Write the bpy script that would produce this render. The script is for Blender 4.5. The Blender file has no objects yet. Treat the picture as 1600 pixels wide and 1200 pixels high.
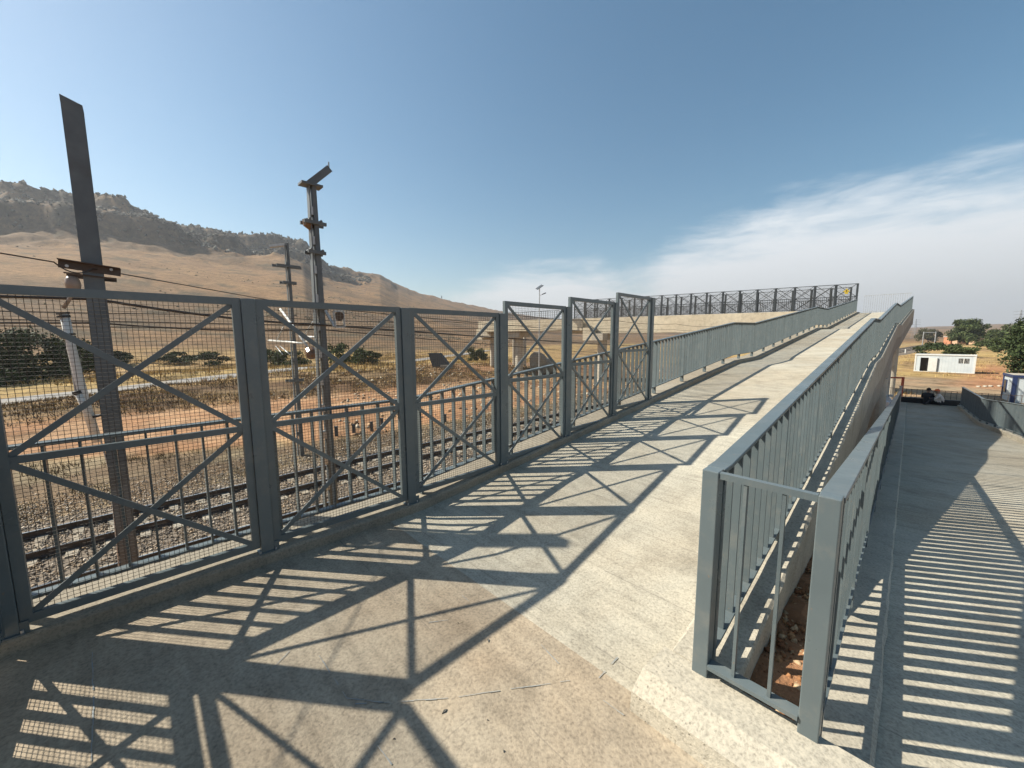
import bpy, bmesh, math, random
import numpy as np
from mathutils import Vector, Matrix
random.seed(7); RNG = np.random.default_rng(7)
R = math.radians
scene = bpy.context.scene
COL = scene.collection

# ------------------------------------------------------------------ camera, sky, sun, exposure
H = 1.7; PITCH = R(6.7); ROLL = -0.004; FPX = 605.5
fwd = Vector((0, math.cos(PITCH), -math.sin(PITCH))); up0 = Vector((0, math.sin(PITCH), math.cos(PITCH)))
cr = Vector((math.cos(ROLL), 0, 0)) + up0 * math.sin(ROLL); cu = Vector((-math.sin(ROLL), 0, 0)) + up0 * math.cos(ROLL)
cam_d = bpy.data.cameras.new('camera'); cam = bpy.data.objects.new('camera', cam_d); COL.objects.link(cam)
m3 = Matrix((cr, cu, -fwd)).transposed()
cam.matrix_world = Matrix.Translation((0, 0, H)) @ m3.to_4x4()
cam_d.sensor_width = 36.0; cam_d.lens = 36.0 * FPX / 1600.0; cam_d.clip_start = 0.05; cam_d.clip_end = 12000
scene.camera = cam

SUN_DIR = Vector((-1.13, 0.14, 1.0)).normalized()       # towards the sun
SUN_EL = math.asin(SUN_DIR.z); SUN_AZ = math.atan2(SUN_DIR.x, SUN_DIR.y)
sun_d = bpy.data.lights.new('sun', 'SUN'); sun_d.energy = 5.0; sun_d.angle = R(0.53); sun_d.color = (1.0, 0.935, 0.81)
sun = bpy.data.objects.new('sun', sun_d); COL.objects.link(sun)
sun.rotation_euler = SUN_DIR.to_track_quat('Z', 'Y').to_euler()

world = bpy.data.worlds.new('World'); scene.world = world; world.use_nodes = True
def build_world():
    nt = world.node_tree; nd = nt.nodes; ln = nt.links
    for x in list(nd): nd.remove(x)
    out = nd.new('ShaderNodeOutputWorld'); bg = nd.new('ShaderNodeBackground'); bg.inputs[1].default_value = 0.069
    sky = nd.new('ShaderNodeTexSky'); sky.sky_type = 'NISHITA'; sky.sun_disc = False
    sky.sun_elevation = SUN_EL; sky.sun_rotation = SUN_AZ
    sky.altitude = 300; sky.air_density = 1.15; sky.dust_density = 1.1; sky.ozone_density = 1.6
    tc = nd.new('ShaderNodeTexCoord'); sx = nd.new('ShaderNodeSeparateXYZ'); ln.new(tc.outputs['Generated'], sx.inputs[0])
    def math_(op, a, b=None, c=None):
        n = nd.new('ShaderNodeMath'); n.operation = op
        for i, v in enumerate((a, b, c)):
            if v is None: continue
            if isinstance(v, (int, float)): n.inputs[i].default_value = v
            else: ln.new(v, n.inputs[i])
        return n.outputs[0]
    el = math_('ARCSINE', sx.outputs[2]); az = math_('ARCTAN2', sx.outputs[0], sx.outputs[1])
    eld = math_('MULTIPLY', el, 57.2958); azd = math_('MULTIPLY', az, 57.2958)
    # how high the cloud bank stands at each bearing (degrees)
    fc = nd.new('ShaderNodeFloatCurve'); cv = fc.mapping.curves[0]
    pts = [(-180, 15), (-100, 3), (-35, 2), (-12, 5.5), (-3, 9.6), (5, 11.4), (12, 11.6), (17, 10.2), (20.5, 12.5), (25, 14.4), (34, 15.6), (44, 16.3), (55, 16.5), (110, 17.5), (180, 15)]
    for i, (a, e) in enumerate(pts):
        x, y = (a + 180) / 360, e / 20
        if i == 0: cv.points[0].location = (x, y)
        elif i == len(pts) - 1: cv.points[1].location = (x, y)
    for (a, e) in pts[1:-1]: cv.points.new((a + 180) / 360, e / 20)
    fc.mapping.update()
    ln.new(math_('MULTIPLY_ADD', azd, 1 / 360, 0.5), fc.inputs['Value'])
    edge = math_('MULTIPLY', fc.outputs[0], 20)
    def noise(sc, stretch, det, rough, off=0.0):
        mp = nd.new('ShaderNodeMapping'); mp.inputs['Scale'].default_value = stretch; mp.inputs['Location'].default_value = (off, off, off)
        ln.new(tc.outputs['Generated'], mp.inputs[0])
        t = nd.new('ShaderNodeTexNoise'); t.inputs['Scale'].default_value = sc; t.inputs['Detail'].default_value = det; t.inputs['Roughness'].default_value = rough
        t.inputs['Distortion'].default_value = 0.6
        ln.new(mp.outputs[0], t.inputs[0]); return t.outputs[0]
    n1 = noise(3.2, (1, 1, 4.2), 9, 0.58); n2 = noise(9.0, (1, 1, 5.0), 8, 0.62, 3.1)
    d = math_('SUBTRACT', edge, eld)
    d = math_('ADD', d, math_('MULTIPLY', math_('SUBTRACT', n1, 0.5), 9.0))
    d = math_('ADD', d, math_('MULTIPLY', math_('SUBTRACT', n2, 0.5), 6.5))
    mr = nd.new('ShaderNodeMapRange'); mr.interpolation_type = 'SMOOTHSTEP'
    mr.inputs['From Min'].default_value = -.9; mr.inputs['From Max'].default_value = 6.5
    ln.new(d, mr.inputs['Value'])
    thick = math_('MULTIPLY', mr.outputs[0], 0.90)
    cc = nd.new('ShaderNodeValToRGB')
    cc.color_ramp.elements[0].position = 0.0; cc.color_ramp.elements[0].color = (6.0, 5.9, 5.85, 1)
    cc.color_ramp.elements[1].position = 1.0; cc.color_ramp.elements[1].color = (9.2, 9.5, 9.6, 1)
    e = cc.color_ramp.elements.new(0.55); e.color = (7.8, 7.9, 8.0, 1)
    ln.new(math_('DIVIDE', eld, 18.0), cc.inputs[0])
    mx = nd.new('ShaderNodeMix'); mx.data_type = 'RGBA'
    hs = nd.new('ShaderNodeHueSaturation'); hs.inputs['Saturation'].default_value = 1.22; hs.inputs['Hue'].default_value = 0.486; ln.new(sky.outputs[0], hs.inputs['Color'])
    ln.new(thick, mx.inputs[0]); ln.new(hs.outputs[0], mx.inputs[6]); ln.new(cc.outputs[0], mx.inputs[7])
    ln.new(mx.outputs[2], bg.inputs[0]); ln.new(bg.outputs[0], out.inputs[0])
build_world()
vs = scene.view_settings; vs.view_transform = 'Standard'; vs.look = 'None'; vs.exposure = 0.83; vs.gamma = 1.0; vs.use_curve_mapping = False
scene.render.engine = 'CYCLES'
cy = scene.cycles; cy.max_bounces = 5; cy.diffuse_bounces = 2; cy.glossy_bounces = 2; cy.transparent_max_bounces = 8; cy.volume_bounces = 0
cy.use_denoising = True

# ------------------------------------------------------------------ frame of the ramp: s along it, o across it (to the right)
TH = 0.8004
U = Vector((math.sin(TH), math.cos(TH), 0)); N = Vector((math.cos(TH), -math.sin(TH), 0)); Z = Vector((0, 0, 1))
def W(s, o, z=0.0): return U * s + N * o + Z * z
def SO(x, y): return x * U.x + y * U.y, x * N.x + y * N.y
def ray(x, y): return fwd + cr * ((x - 800) / FPX) + cu * ((600 - y) / FPX)
def at_depth(x, y, d): return Vector((0, 0, H)) + ray(x, y) * d     # planning aid: where a thing stands in the place
def interp(v, pts): return float(np.interp(v, [p[0] for p in pts], [p[1] for p in pts]))
UPZ = [(-5, 0), (2.0, 0), (12.2, 1.03), (14.3, 1.07), (25.3, 2.16), (28.5, 2.22), (44, 3.77), (50, 3.8)]
def upz(s): return interp(s, UPZ)
LOZ = [(-5, 0), (1.64, 0), (26, -2.05), (40, -2.05)]
def loz(s): return interp(s, LOZ)
OR_ = [(1.84, -0.592), (12.2, -0.68), (25.3, -0.69), (44, -0.30)]
def oR(s): return interp(s, OR_)
OL = -3.571; OF = -3.457
FLOOR = -0.06
HAZE = 0.00020
def oQ(s): return interp(s, [(1.84, -0.17), (27, -0.25), (32, -0.27)])
def oX(s): return interp(s, [(0, 2.95), (20.66, 2.6), (24.3, 2.4), (31.6, 2.02)])

# ------------------------------------------------------------------ helpers
class MB:
    def __init__(self): self.v = []; self.f = []; self.mi = []; self.uv = None
    def quad(self, a, b, c, d, m=0):
        i = len(self.v); self.v += [tuple(a), tuple(b), tuple(c), tuple(d)]; self.f.append((i, i+1, i+2, i+3)); self.mi.append(m); return self
    def hexa(self, c8, m=0):
        i = len(self.v); self.v += [tuple(x) for x in c8]
        for q in ((0,3,2,1),(4,5,6,7),(0,1,5,4),(1,2,6,5),(2,3,7,6),(3,0,4,7)): self.f.append(tuple(i+k for k in q)); self.mi.append(m)
        return self
    def box(self, c, ax, ay, az, m=0):
        c = Vector(c); ax = Vector(ax); ay = Vector(ay); az = Vector(az)
        return self.hexa([c-ax-ay-az, c+ax-ay-az, c+ax+ay-az, c-ax+ay-az, c-ax-ay+az, c+ax-ay+az, c+ax+ay+az, c-ax+ay+az], m)
    def bar(self, p, q, w, h, side=None, m=0):
        p = Vector(p); q = Vector(q); d = (q-p).normalized()
        sd = Vector(side) if side is not None else (d.cross(Z) if abs(d.z) < .95 else Vector((1,0,0)))
        sd = (sd - d*sd.dot(d)).normalized(); up = sd.cross(d).normalized()
        a = sd*(w/2); b = up*(h/2)
        return self.hexa([p-a-b, p+a-b, p+a+b, p-a+b, q-a-b, q+a-b, q+a+b, q-a+b], m)
    def tube(self, pts, r, n=8, cap=True, m=0):
        pts = [Vector(p) for p in pts]; rs = r if isinstance(r, (list, tuple)) else [r]*len(pts); base = len(self.v)
        for k, p in enumerate(pts):
            d = (pts[min(k+1, len(pts)-1)] - pts[max(k-1, 0)]).normalized()
            s1 = d.cross(Z) if abs(d.z) < .9 else d.cross(Vector((1,0,0))); s1.normalize(); s2 = d.cross(s1)
            for j in range(n):
                a = 2*math.pi*j/n; self.v.append(tuple(p + s1*(math.cos(a)*rs[k]) + s2*(math.sin(a)*rs[k])))
        for k in range(len(pts)-1):
            for j in range(n):
                a = base+k*n+j; b = base+k*n+(j+1) % n; self.f.append((a, b, b+n, a+n)); self.mi.append(m)
        if cap:
            self.f.append(tuple(base+j for j in range(n))[::-1]); self.mi.append(m)
            self.f.append(tuple(base+(len(pts)-1)*n+j for j in range(n))); self.mi.append(m)
        return self
    def prism(self, poly, off, m=0):
        i = len(self.v); k = len(poly); off = Vector(off)
        self.v += [tuple(Vector(p)) for p in poly] + [tuple(Vector(p)+off) for p in poly]
        self.f.append(tuple(range(i, i+k))[::-1]); self.mi.append(m); self.f.append(tuple(range(i+k, i+2*k))); self.mi.append(m)
        for j in range(k): self.f.append((i+j, i+(j+1) % k, i+k+(j+1) % k, i+k+j)); self.mi.append(m)
        return self
    def sweep(self, sects, m=0):
        """sects: list of equal-length closed rings of points"""
        i = len(self.v); k = len(sects[0])
        for s in sects: self.v += [tuple(p) for p in s]
        for a in range(len(sects)-1):
            for j in range(k):
                p = i+a*k+j; q = i+a*k+(j+1) % k; self.f.append((p, q, q+k, p+k)); self.mi.append(m)
        self.f.append(tuple(i+j for j in range(k))[::-1]); self.mi.append(m)
        self.f.append(tuple(i+(len(sects)-1)*k+j for j in range(k))); self.mi.append(m)
        return self
    def mesh(self, name, org=(0, 0, 0), fix=True):
        o = Vector(org); me = bpy.data.meshes.new(name)
        me.from_pydata([(a[0]-o.x, a[1]-o.y, a[2]-o.z) for a in self.v], [], self.f)
        if any(self.mi): me.polygons.foreach_set('material_index', self.mi)
        if fix:
            bm = bmesh.new(); bm.from_mesh(me); bmesh.ops.recalc_face_normals(bm, faces=bm.faces); bm.to_mesh(me); bm.free()
        me.update(); return me

def tag(o, label=None, cat=None, group=None, kind=None):
    if label: o['label'] = label
    if cat: o['category'] = cat
    if group: o['group'] = group
    if kind: o['kind'] = kind
    return o
def thing(name, label, cat, loc, group=None, rz=0.0):
    o = bpy.data.objects.new(name, None); COL.objects.link(o); o.location = loc; o.rotation_euler = (0, 0, rz); o.empty_display_size = .2
    return tag(o, label, cat, group)
def worg(p):
    """world origin of a thing or part (only translations are used on parents)"""
    v = Vector((0, 0, 0))
    while p is not None: v = v + Vector(p.location); p = p.parent
    return v
def link(name, me, mat, parent=None, loc=None, kind=None, smooth=False):
    o = bpy.data.objects.new(name, me); COL.objects.link(o)
    if parent is not None: o.parent = parent
    if loc is not None: o.location = loc
    if mat is not None and len(me.materials) == 0:
        for q in (mat if isinstance(mat, (list, tuple)) else [mat]): me.materials.append(q)
    if kind: o['kind'] = kind
    if smooth: me.shade_smooth()
    return o
def part(name, mb, mat, parent=None, kind=None, smooth=False, bevel=0.0):
    """mb in world coordinates -> object whose origin is its parent's"""
    me = mb.mesh(name, worg(parent) if parent is not None else (0, 0, 0))
    o = link(name, me, mat, parent, None, kind, smooth)
    if bevel: add_bevel(o, bevel)
    return o
def add_bevel(o, w, seg=1):
    b = o.modifiers.new('bevel', 'BEVEL'); b.width = w; b.segments = seg; b.limit_method = 'ANGLE'; b.angle_limit = R(50)
def solo(name, mb, mat, label, cat, group=None, org=None, smooth=False, kind=None):
    org = Vector(org) if org is not None else Vector(mb.v[0])
    o = link(name, mb.mesh(name, org), mat, None, org, kind, smooth); return tag(o, label, cat, group)
def copy_part(src, parent, loc):
    c = src.copy(); COL.objects.link(c); c.parent = parent; c.location = loc; return c

# ------------------------------------------------------------------ materials
def new_mat(name):
    m = bpy.data.materials.new(name); m.use_nodes = True; nt = m.node_tree
    return m, nt.nodes, nt.links, nt.nodes['Principled BSDF']
def ramp(nd, ln, src, stops):
    r = nd.new('ShaderNodeValToRGB'); el = r.color_ramp.elements
    el[0].position, el[0].color = stops[0][0], (*stops[0][1], 1); el[1].position, el[1].color = stops[-1][0], (*stops[-1][1], 1)
    for p, c in stops[1:-1]: e = el.new(p); e.color = (*c, 1)
    ln.new(src, r.inputs[0]); return r.outputs[0]
def noise_n(nd, ln, vec, sc, det=4, rough=.55, dist=0):
    t = nd.new('ShaderNodeTexNoise'); t.inputs['Scale'].default_value = sc; t.inputs['Detail'].default_value = det
    t.inputs['Roughness'].default_value = rough; t.inputs['Distortion'].default_value = dist; ln.new(vec, t.inputs[0]); return t.outputs[0]
def mixc(nd, ln, f, a, b, mode='MIX'):
    x = nd.new('ShaderNodeMix'); x.data_type = 'RGBA'; x.blend_type = mode
    for i, v in ((0, f), (6, a), (7, b)):
        if isinstance(v, (int, float)): x.inputs[i].default_value = v
        elif isinstance(v, tuple): x.inputs[i].default_value = (*v, 1)
        else: ln.new(v, x.inputs[i])
    return x.outputs[2]
def bump(nd, ln, b, h, strength, dist):
    n = nd.new('ShaderNodeBump'); n.inputs['Strength'].default_value = strength; n.inputs['Distance'].default_value = dist
    ln.new(h, n.inputs['Height']); ln.new(n.outputs[0], b.inputs['Normal'])
def mat_noise(name, c1, c2, sc=3.0, rough=.8, bsc=0, bst=.3, bd=.01, metal=0.0, sc2=None, c3=None, rnd=0.0, spec=.5):
    m, nd, ln, b = new_mat(name); g = nd.new('ShaderNodeNewGeometry'); pos = g.outputs['Position']
    n1 = noise_n(nd, ln, pos, sc, 6, .6); col = ramp(nd, ln, n1, [(.3, c1), (.7, c2)])
    if sc2: n2 = noise_n(nd, ln, pos, sc2, 3, .6); f = ramp(nd, ln, n2, [(.55, (0, 0, 0)), (.68, (1, 1, 1))]); col = mixc(nd, ln, f, col, c3)
    if rnd:
        oi = nd.new('ShaderNodeObjectInfo'); mr = nd.new('ShaderNodeMapRange'); mr.inputs[3].default_value = 1-rnd; mr.inputs[4].default_value = 1+rnd
        ln.new(oi.outputs['Random'], mr.inputs[0]); col = mixc(nd, ln, 1.0, col, mr.outputs[0], 'MULTIPLY')
    ln.new(col, b.inputs['Base Color']); b.inputs['Roughness'].default_value = rough; b.inputs['Metallic'].default_value = metal
    b.inputs['Specular IOR Level'].default_value = spec
    if bsc: bump(nd, ln, b, noise_n(nd, ln, pos, bsc, 5, .6), bst, bd)
    return m

def paint_mat(name, c1, c2):
    m, nd, ln, b = new_mat(name); g = nd.new('ShaderNodeNewGeometry'); pos = g.outputs['Position']
    col = ramp(nd, ln, noise_n(nd, ln, pos, 1.9, 5, .65), [(.3, c1), (.7, c2)])
    dust = ramp(nd, ln, noise_n(nd, ln, pos, 7.5, 6, .72), [(.50, (0, 0, 0)), (.75, (.32, .32, .32))]); col = mixc(nd, ln, dust, col, (.24, .225, .19))
    mp = nd.new('ShaderNodeMapping'); mp.inputs['Scale'].default_value = (38, 38, 3.0); ln.new(pos, mp.inputs[0])
    drip = ramp(nd, ln, noise_n(nd, ln, mp.outputs[0], 1.0, 4, .6), [(.60, (0, 0, 0)), (.78, (.35, .35, .35))]); col = mixc(nd, ln, drip, col, (.15, .16, .155))
    chip = ramp(nd, ln, noise_n(nd, ln, pos, 46, 2, .5), [(.735, (0, 0, 0)), (.76, (.8, .8, .8))]); col = mixc(nd, ln, chip, col, (.20, .15, .11))
    oi = nd.new('ShaderNodeObjectInfo'); mr = nd.new('ShaderNodeMapRange'); mr.inputs[3].default_value = .93; mr.inputs[4].default_value = 1.07
    ln.new(oi.outputs['Random'], mr.inputs[0]); col = mixc(nd, ln, 1.0, col, mr.outputs[0], 'MULTIPLY')
    ln.new(col, b.inputs['Base Color'])
    rg = ramp(nd, ln, noise_n(nd, ln, pos, 5, 4, .6), [(.3, (.24,)*3), (.7, (.44,)*3)]); ln.new(rg, b.inputs['Roughness'])
    bump(nd, ln, b, noise_n(nd, ln, pos, 90, 3, .6), .10, .002); return m
PAINT = paint_mat('blue_grey_paint', (.098, .124, .132), (.118, .147, .155))
PAINT_DARK = mat_noise('dark_grey_paint', (.040, .047, .052), (.052, .060, .066), 2.0, .5)
WIRE = mat_noise('dark_wire', (.05, .042, .032), (.075, .062, .048), 6, .6)
GALV = mat_noise('galvanised_steel', (.36, .37, .37), (.48, .49, .48), 7, .45, metal=.5)
MASTM = mat_noise('weathered_mast_steel', (.078, .092, .098), (.118, .134, .14), 5, .5, 40, .1, .004, sc2=3.0, c3=(.082, .086, .084))
WHITE = mat_noise('white_enamel', (.52, .52, .49), (.62, .62, .58), 3, .45)
CABIN = mat_noise('white_cabin_panel', (.44, .49, .51), (.52, .56, .57), 1.5, .5)
BLUE = mat_noise('blue_trim_paint', (.012, .026, .085), (.02, .038, .11), 3, .5)
BLACK = mat_noise('black_rubber', (.012, .012, .013), (.03, .03, .03), 8, .6)
CABLE = mat_noise('dark_cable', (.025, .022, .02), (.05, .04, .035), 4, .6)
RUST = mat_noise('rail_rust', (.045, .034, .027), (.085, .060, .045), 9, .7)
SHINE = mat_noise('worn_rail_head', (.42, .42, .41), (.55, .55, .54), 9, .28, metal=.9)
REDP = mat_noise('red_oxide_paint', (.33, .06, .03), (.42, .10, .05), 5, .6)
YELL = mat_noise('yellow_sign', (.50, .36, .03), (.58, .42, .05), 3, .5)
GLASSD = mat_noise('dark_opening', (.012, .012, .014), (.02, .02, .022), 4, .25)
SILVER = mat_noise('silver_car_paint', (.55, .56, .56), (.62, .63, .63), 2, .28, metal=.3)
BRASS = mat_noise('porcelain_insulator', (.22, .17, .13), (.30, .23, .18), 6, .35)
BROWNINS = mat_noise('brown_insulator', (.10, .055, .03), (.16, .09, .05), 6, .3)

def concrete(name, base, warm, warm_amt, joints=None, hole=.35):
    m, nd, ln, b = new_mat(name); g = nd.new('ShaderNodeNewGeometry'); pos = g.outputs['Position']
    big = noise_n(nd, ln, pos, .55, 7, .62, .4); mid = noise_n(nd, ln, pos, 3.1, 7, .65, .3); fine = noise_n(nd, ln, pos, 62, 3, .7)
    d = lambda k: tuple(c*k for c in base)
    col = ramp(nd, ln, big, [(.25, d(.86)), (.5, base), (.78, d(1.12))])
    wf = noise_n(nd, ln, pos, .33, 5, .6, .5); wr = ramp(nd, ln, wf, [(.42, (0, 0, 0)), (.62, (warm_amt,)*3)])
    col = mixc(nd, ln, wr, col, warm)
    mm = ramp(nd, ln, mid, [(.22, (.70, .69, .68)), (.5, (1, 1, 1)), (.8, (1.14, 1.13, 1.11))]); col = mixc(nd, ln, 1.0, col, mm, 'MULTIPLY')
    ff = ramp(nd, ln, fine, [(.3, (.66, .66, .66)), (.5, (1, 1, 1)), (.72, (1.22, 1.21, 1.19))]); col = mixc(nd, ln, 1.0, col, ff, 'MULTIPLY')
    sc_ = ramp(nd, ln, noise_n(nd, ln, pos, 1.15, 8, .72, 1.2), [(.60, (0, 0, 0)), (.74, (.45, .45, .45))]); col = mixc(nd, ln, sc_, col, d(1.32))
    st_ = ramp(nd, ln, noise_n(nd, ln, pos, .85, 7, .7, .9), [(.30, (.55, .55, .55)), (.40, (0, 0, 0))]); col = mixc(nd, ln, st_, col, d(.62))
    vo = nd.new('ShaderNodeTexVoronoi'); vo.inputs['Scale'].default_value = 34; ln.new(pos, vo.inputs[0])
    pit = ramp(nd, ln, vo.outputs[0], [(.10, (0, 0, 0)), (.2, (1, 1, 1))])
    pm = noise_n(nd, ln, pos, 2.2, 4, .6); pmask = ramp(nd, ln, pm, [(.45, (0, 0, 0)), (.65, (hole,)*3)])
    pitc = mixc(nd, ln, pmask, (1., 1., 1.), pit); col = mixc(nd, ln, 1.0, col, mixc(nd, ln, .5, (1., 1., 1.), pitc), 'MULTIPLY')
    if joints:
        uv = nd.new('ShaderNodeUVMap'); mp = nd.new('ShaderNodeMapping'); mp.inputs['Scale'].default_value = (9, .9, 1); ln.new(uv.outputs[0], mp.inputs[0])
        stk = noise_n(nd, ln, mp.outputs[0], 1.6, 6, .65, .3); col = mixc(nd, ln, 1.0, col, ramp(nd, ln, stk, [(.3, (.80, .80, .80)), (.5, (1, 1, 1)), (.72, (1.10, 1.10, 1.10))]), 'MULTIPLY')
        sx = nd.new('ShaderNodeSeparateXYZ'); ln.new(uv.outputs[0], sx.inputs[0])
        def M_(op, a, bb):
            n = nd.new('ShaderNodeMath'); n.operation = op
            for i, v in enumerate((a, bb)):
                if isinstance(v, (int, float)): n.inputs[i].default_value = v
                else: ln.new(v, n.inputs[i])
            return n.outputs[0]
        wob = M_('MULTIPLY', M_('SUBTRACT', mid, .5), .03)
        for k, (per, off, wd, dk) in enumerate(joints):
            src = sx.outputs[0] if k == 0 else sx.outputs[1]
            t = M_('ABSOLUTE', M_('SUBTRACT', M_('FRACT', M_('DIVIDE', M_('ADD', M_('ADD', src, off), wob), per), 0), .5), 0)
            li = M_('GREATER_THAN', t, .5 - wd/per/2); gap = M_('GREATER_THAN', noise_n(nd, ln, pos, 1.7, 3, .6), .47)
            col = mixc(nd, ln, M_('MULTIPLY', M_('MULTIPLY', li, gap), dk), col, (.10, .09, .08))
    ln.new(col, b.inputs['Base Color']); b.inputs['Roughness'].default_value = .9; b.inputs['Specular IOR Level'].default_value = .25
    h = nd.new('ShaderNodeMath'); h.operation = 'ADD'; ln.new(fine, h.inputs[0]); ln.new(pitc, h.inputs[1])
    bump(nd, ln, b, h.outputs[0], .55, .006)
    return m
DECK = concrete('ramp_concrete', (.43, .40, .325), (.37, .305, .215), .55, [(.62, .1, .008, .32), (1.46, .2, .006, .2)])
LAND = concrete('landing_concrete', (.365, .312, .236), (.325, .245, .165), .8, [(1.9, .75, .006, .3), (2.3, 1.3, .006, .25)])
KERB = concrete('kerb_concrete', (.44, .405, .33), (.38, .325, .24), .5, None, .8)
KERBD = concrete('dark_kerb_concrete', (.30, .27, .215), (.24, .20, .145), .6, None, .8)  # kerb concrete in a darker overall tone, for the left kerb
WALLC = concrete('wall_concrete', (.33, .305, .255), (.27, .22, .16), .5, None, .5)
CREAM = concrete('cream_concrete', (.60, .53, .40), (.50, .42, .30), .5, None, .2)
PIERC = concrete('pier_concrete', (.50, .46, .38), (.42, .36, .28), .4, None, .3)
SLEEPC = concrete('sleeper_concrete', (.34, .305, .245), (.29, .235, .17), .6, None, .5)

def attr_mat(name, rough=.95, bsc=2.0, bst=.6, bd=.08, amp=.22, fine=14.0):
    m, nd, ln, b = new_mat(name); a = nd.new('ShaderNodeAttribute'); a.attribute_name = 'tint'
    g = nd.new('ShaderNodeNewGeometry'); pos = g.outputs['Position']
    n1 = noise_n(nd, ln, pos, .22, 8, .68); n2 = noise_n(nd, ln, pos, fine, 4, .65); n3 = noise_n(nd, ln, pos, 1.7, 5, .65)
    col = mixc(nd, ln, 1.0, a.outputs['Color'], ramp(nd, ln, n1, [(.3, (1-amp,)*3), (.7, (1+amp,)*3)]), 'MULTIPLY')
    col = mixc(nd, ln, 1.0, col, ramp(nd, ln, n3, [(.3, (1-amp*1.2,)*3), (.7, (1+amp,)*3)]), 'MULTIPLY')
    col = mixc(nd, ln, 1.0, col, ramp(nd, ln, n2, [(.32, (.62, .6, .58)), (.5, (1, 1, 1)), (.7, (1.3, 1.28, 1.25))]), 'MULTIPLY')
    if name == 'dry_ground':
        n5 = noise_n(nd, ln, pos, .045, 9, .75, .8); rk = mixc(nd, ln, 1.0, col, ramp(nd, ln, n5, [(.38, (.38, .40, .40)), (.5, (.95, .95, .95)), (.62, (2.0, 1.75, 1.45))]), 'MULTIPLY')
        col = mixc(nd, ln, a.outputs['Alpha'], col, rk)
        n6 = noise_n(nd, ln, pos, .28, 7, .75); col = mixc(nd, ln, 1.0, col, ramp(nd, ln, n6, [(.36, (.55, .54, .5)), (.47, (1, 1, 1)), (.66, (1.25, 1.22, 1.18))]), 'MULTIPLY')
        n7 = noise_n(nd, ln, pos, .02, 6, .7, 1.0); col = mixc(nd, ln, 1.0, col, ramp(nd, ln, n7, [(.35, (.78, .76, .74)), (.55, (1, 1, 1)), (.7, (1.18, 1.15, 1.1))]), 'MULTIPLY')
    ln.new(col, b.inputs['Base Color']); b.inputs['Roughness'].default_value = rough; b.inputs['Specular IOR Level'].default_value = .15
    ad = nd.new('ShaderNodeMath'); ad.operation = 'ADD'; ln.new(n3, ad.inputs[0]); ln.new(n2, ad.inputs[1])
    bump(nd, ln, b, ad.outputs[0], bst, bd)
    return m
TERR = attr_mat('dry_ground')
STONE = attr_mat('ballast_stone', .9, 20, .3, .01, .15, 40.0)
LEAF = attr_mat('foliage', .7, 5, .1, .01, .15, 3.0)
GRASS = attr_mat('dry_grass', .9, 5, .1, .01, .1, 3.0)
BARK = mat_noise('bark', (.06, .045, .03), (.11, .085, .06), 6, .95, 20, .5, .02)
ROADM = mat_noise('grey_road', (.21, .20, .185), (.27, .255, .235), .9, .95, 20, .4, .01, sc2=.4, c3=(.28, .24, .19))

def set_tint(me, cols):
    at = me.color_attributes.new('tint', 'FLOAT_COLOR', 'POINT'); a = np.ones((len(me.vertices), 4), np.float32); a[:, :np.shape(cols)[-1]] = cols
    at.data.foreach_set('color', a.ravel())
def np_mesh(name, v, f, cols=None, mat=None):
    me = bpy.data.meshes.new(name); v = np.asarray(v, np.float32); f = np.asarray(f, np.int32); k = f.shape[1]
    me.vertices.add(len(v)); me.vertices.foreach_set('co', v.ravel()); me.loops.add(f.size); me.loops.foreach_set('vertex_index', f.ravel())
    me.polygons.add(len(f)); me.polygons.foreach_set('loop_start', np.arange(0, f.size, k, dtype=np.int32)); me.polygons.foreach_set('loop_total', np.full(len(f), k, np.int32))
    me.update(calc_edges=True)
    if cols is not None: set_tint(me, cols)
    if mat: me.materials.append(mat)
    return me

# value noise for terrain
_perm = RNG.random((256, 256))
def vnoise(x, y):
    xi = np.floor(x).astype(int); yi = np.floor(y).astype(int); xf = x-xi; yf = y-yi
    xf = xf*xf*(3-2*xf); yf = yf*yf*(3-2*yf); g = lambda a, b: _perm[a % 256, b % 256]
    return (g(xi, yi)*(1-xf)+g(xi+1, yi)*xf)*(1-yf)+(g(xi, yi+1)*(1-xf)+g(xi+1, yi+1)*xf)*yf
def fbm(x, y, o=5, rough=.5):
    t = 0; a = 1; n = 0
    for k in range(o): t = t+a*vnoise(x*2**k+17.3*k, y*2**k+5.1*k); n += a; a *= rough
    return t/n
def sstep(a, b, x): t = np.clip((x-a)/(b-a), 0, 1); return t*t*(3-2*t)

# ------------------------------------------------------------------ terrain
RIDGE = [(-180, 1.2, 2600), (-140, 4, 1500), (-110, 9, 950), (-80, 13, 820), (-52, 13.75, 780), (-47.6, 14.1, 780), (-43.3, 13.85, 780), (-36.6, 13.4, 780), (-32.3, 13.4, 790),
         (-29.7, 13.7, 800), (-27.6, 13.15, 800), (-26.6, 12.1, 810), (-25.6, 10.9, 830), (-21, 9.3, 880), (-18.4, 8.8, 910), (-16, 7.45, 950), (-14.4, 6.87, 980), (-9.2, 5.5, 1060),
         (-3.7, 4.4, 1200), (0, 3.7, 1400), (5.6, 2.9, 1800), (12, 2.0, 2300), (25, 1.3, 2700), (46, .95, 2800), (53, 1.15, 2800), (90, 1.2, 2700), (180, 1.2, 2600)]
_ra = np.array(RIDGE)
def track_off(s):
    g = np.linspace(-60, 700, 1521); sl = -.02 + .09*sstep(30, 80, g); oo = np.cumsum(sl)*(g[1]-g[0]); oo = oo-np.interp(0, g, oo)-12.4
    return np.interp(s, g, oo)
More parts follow.
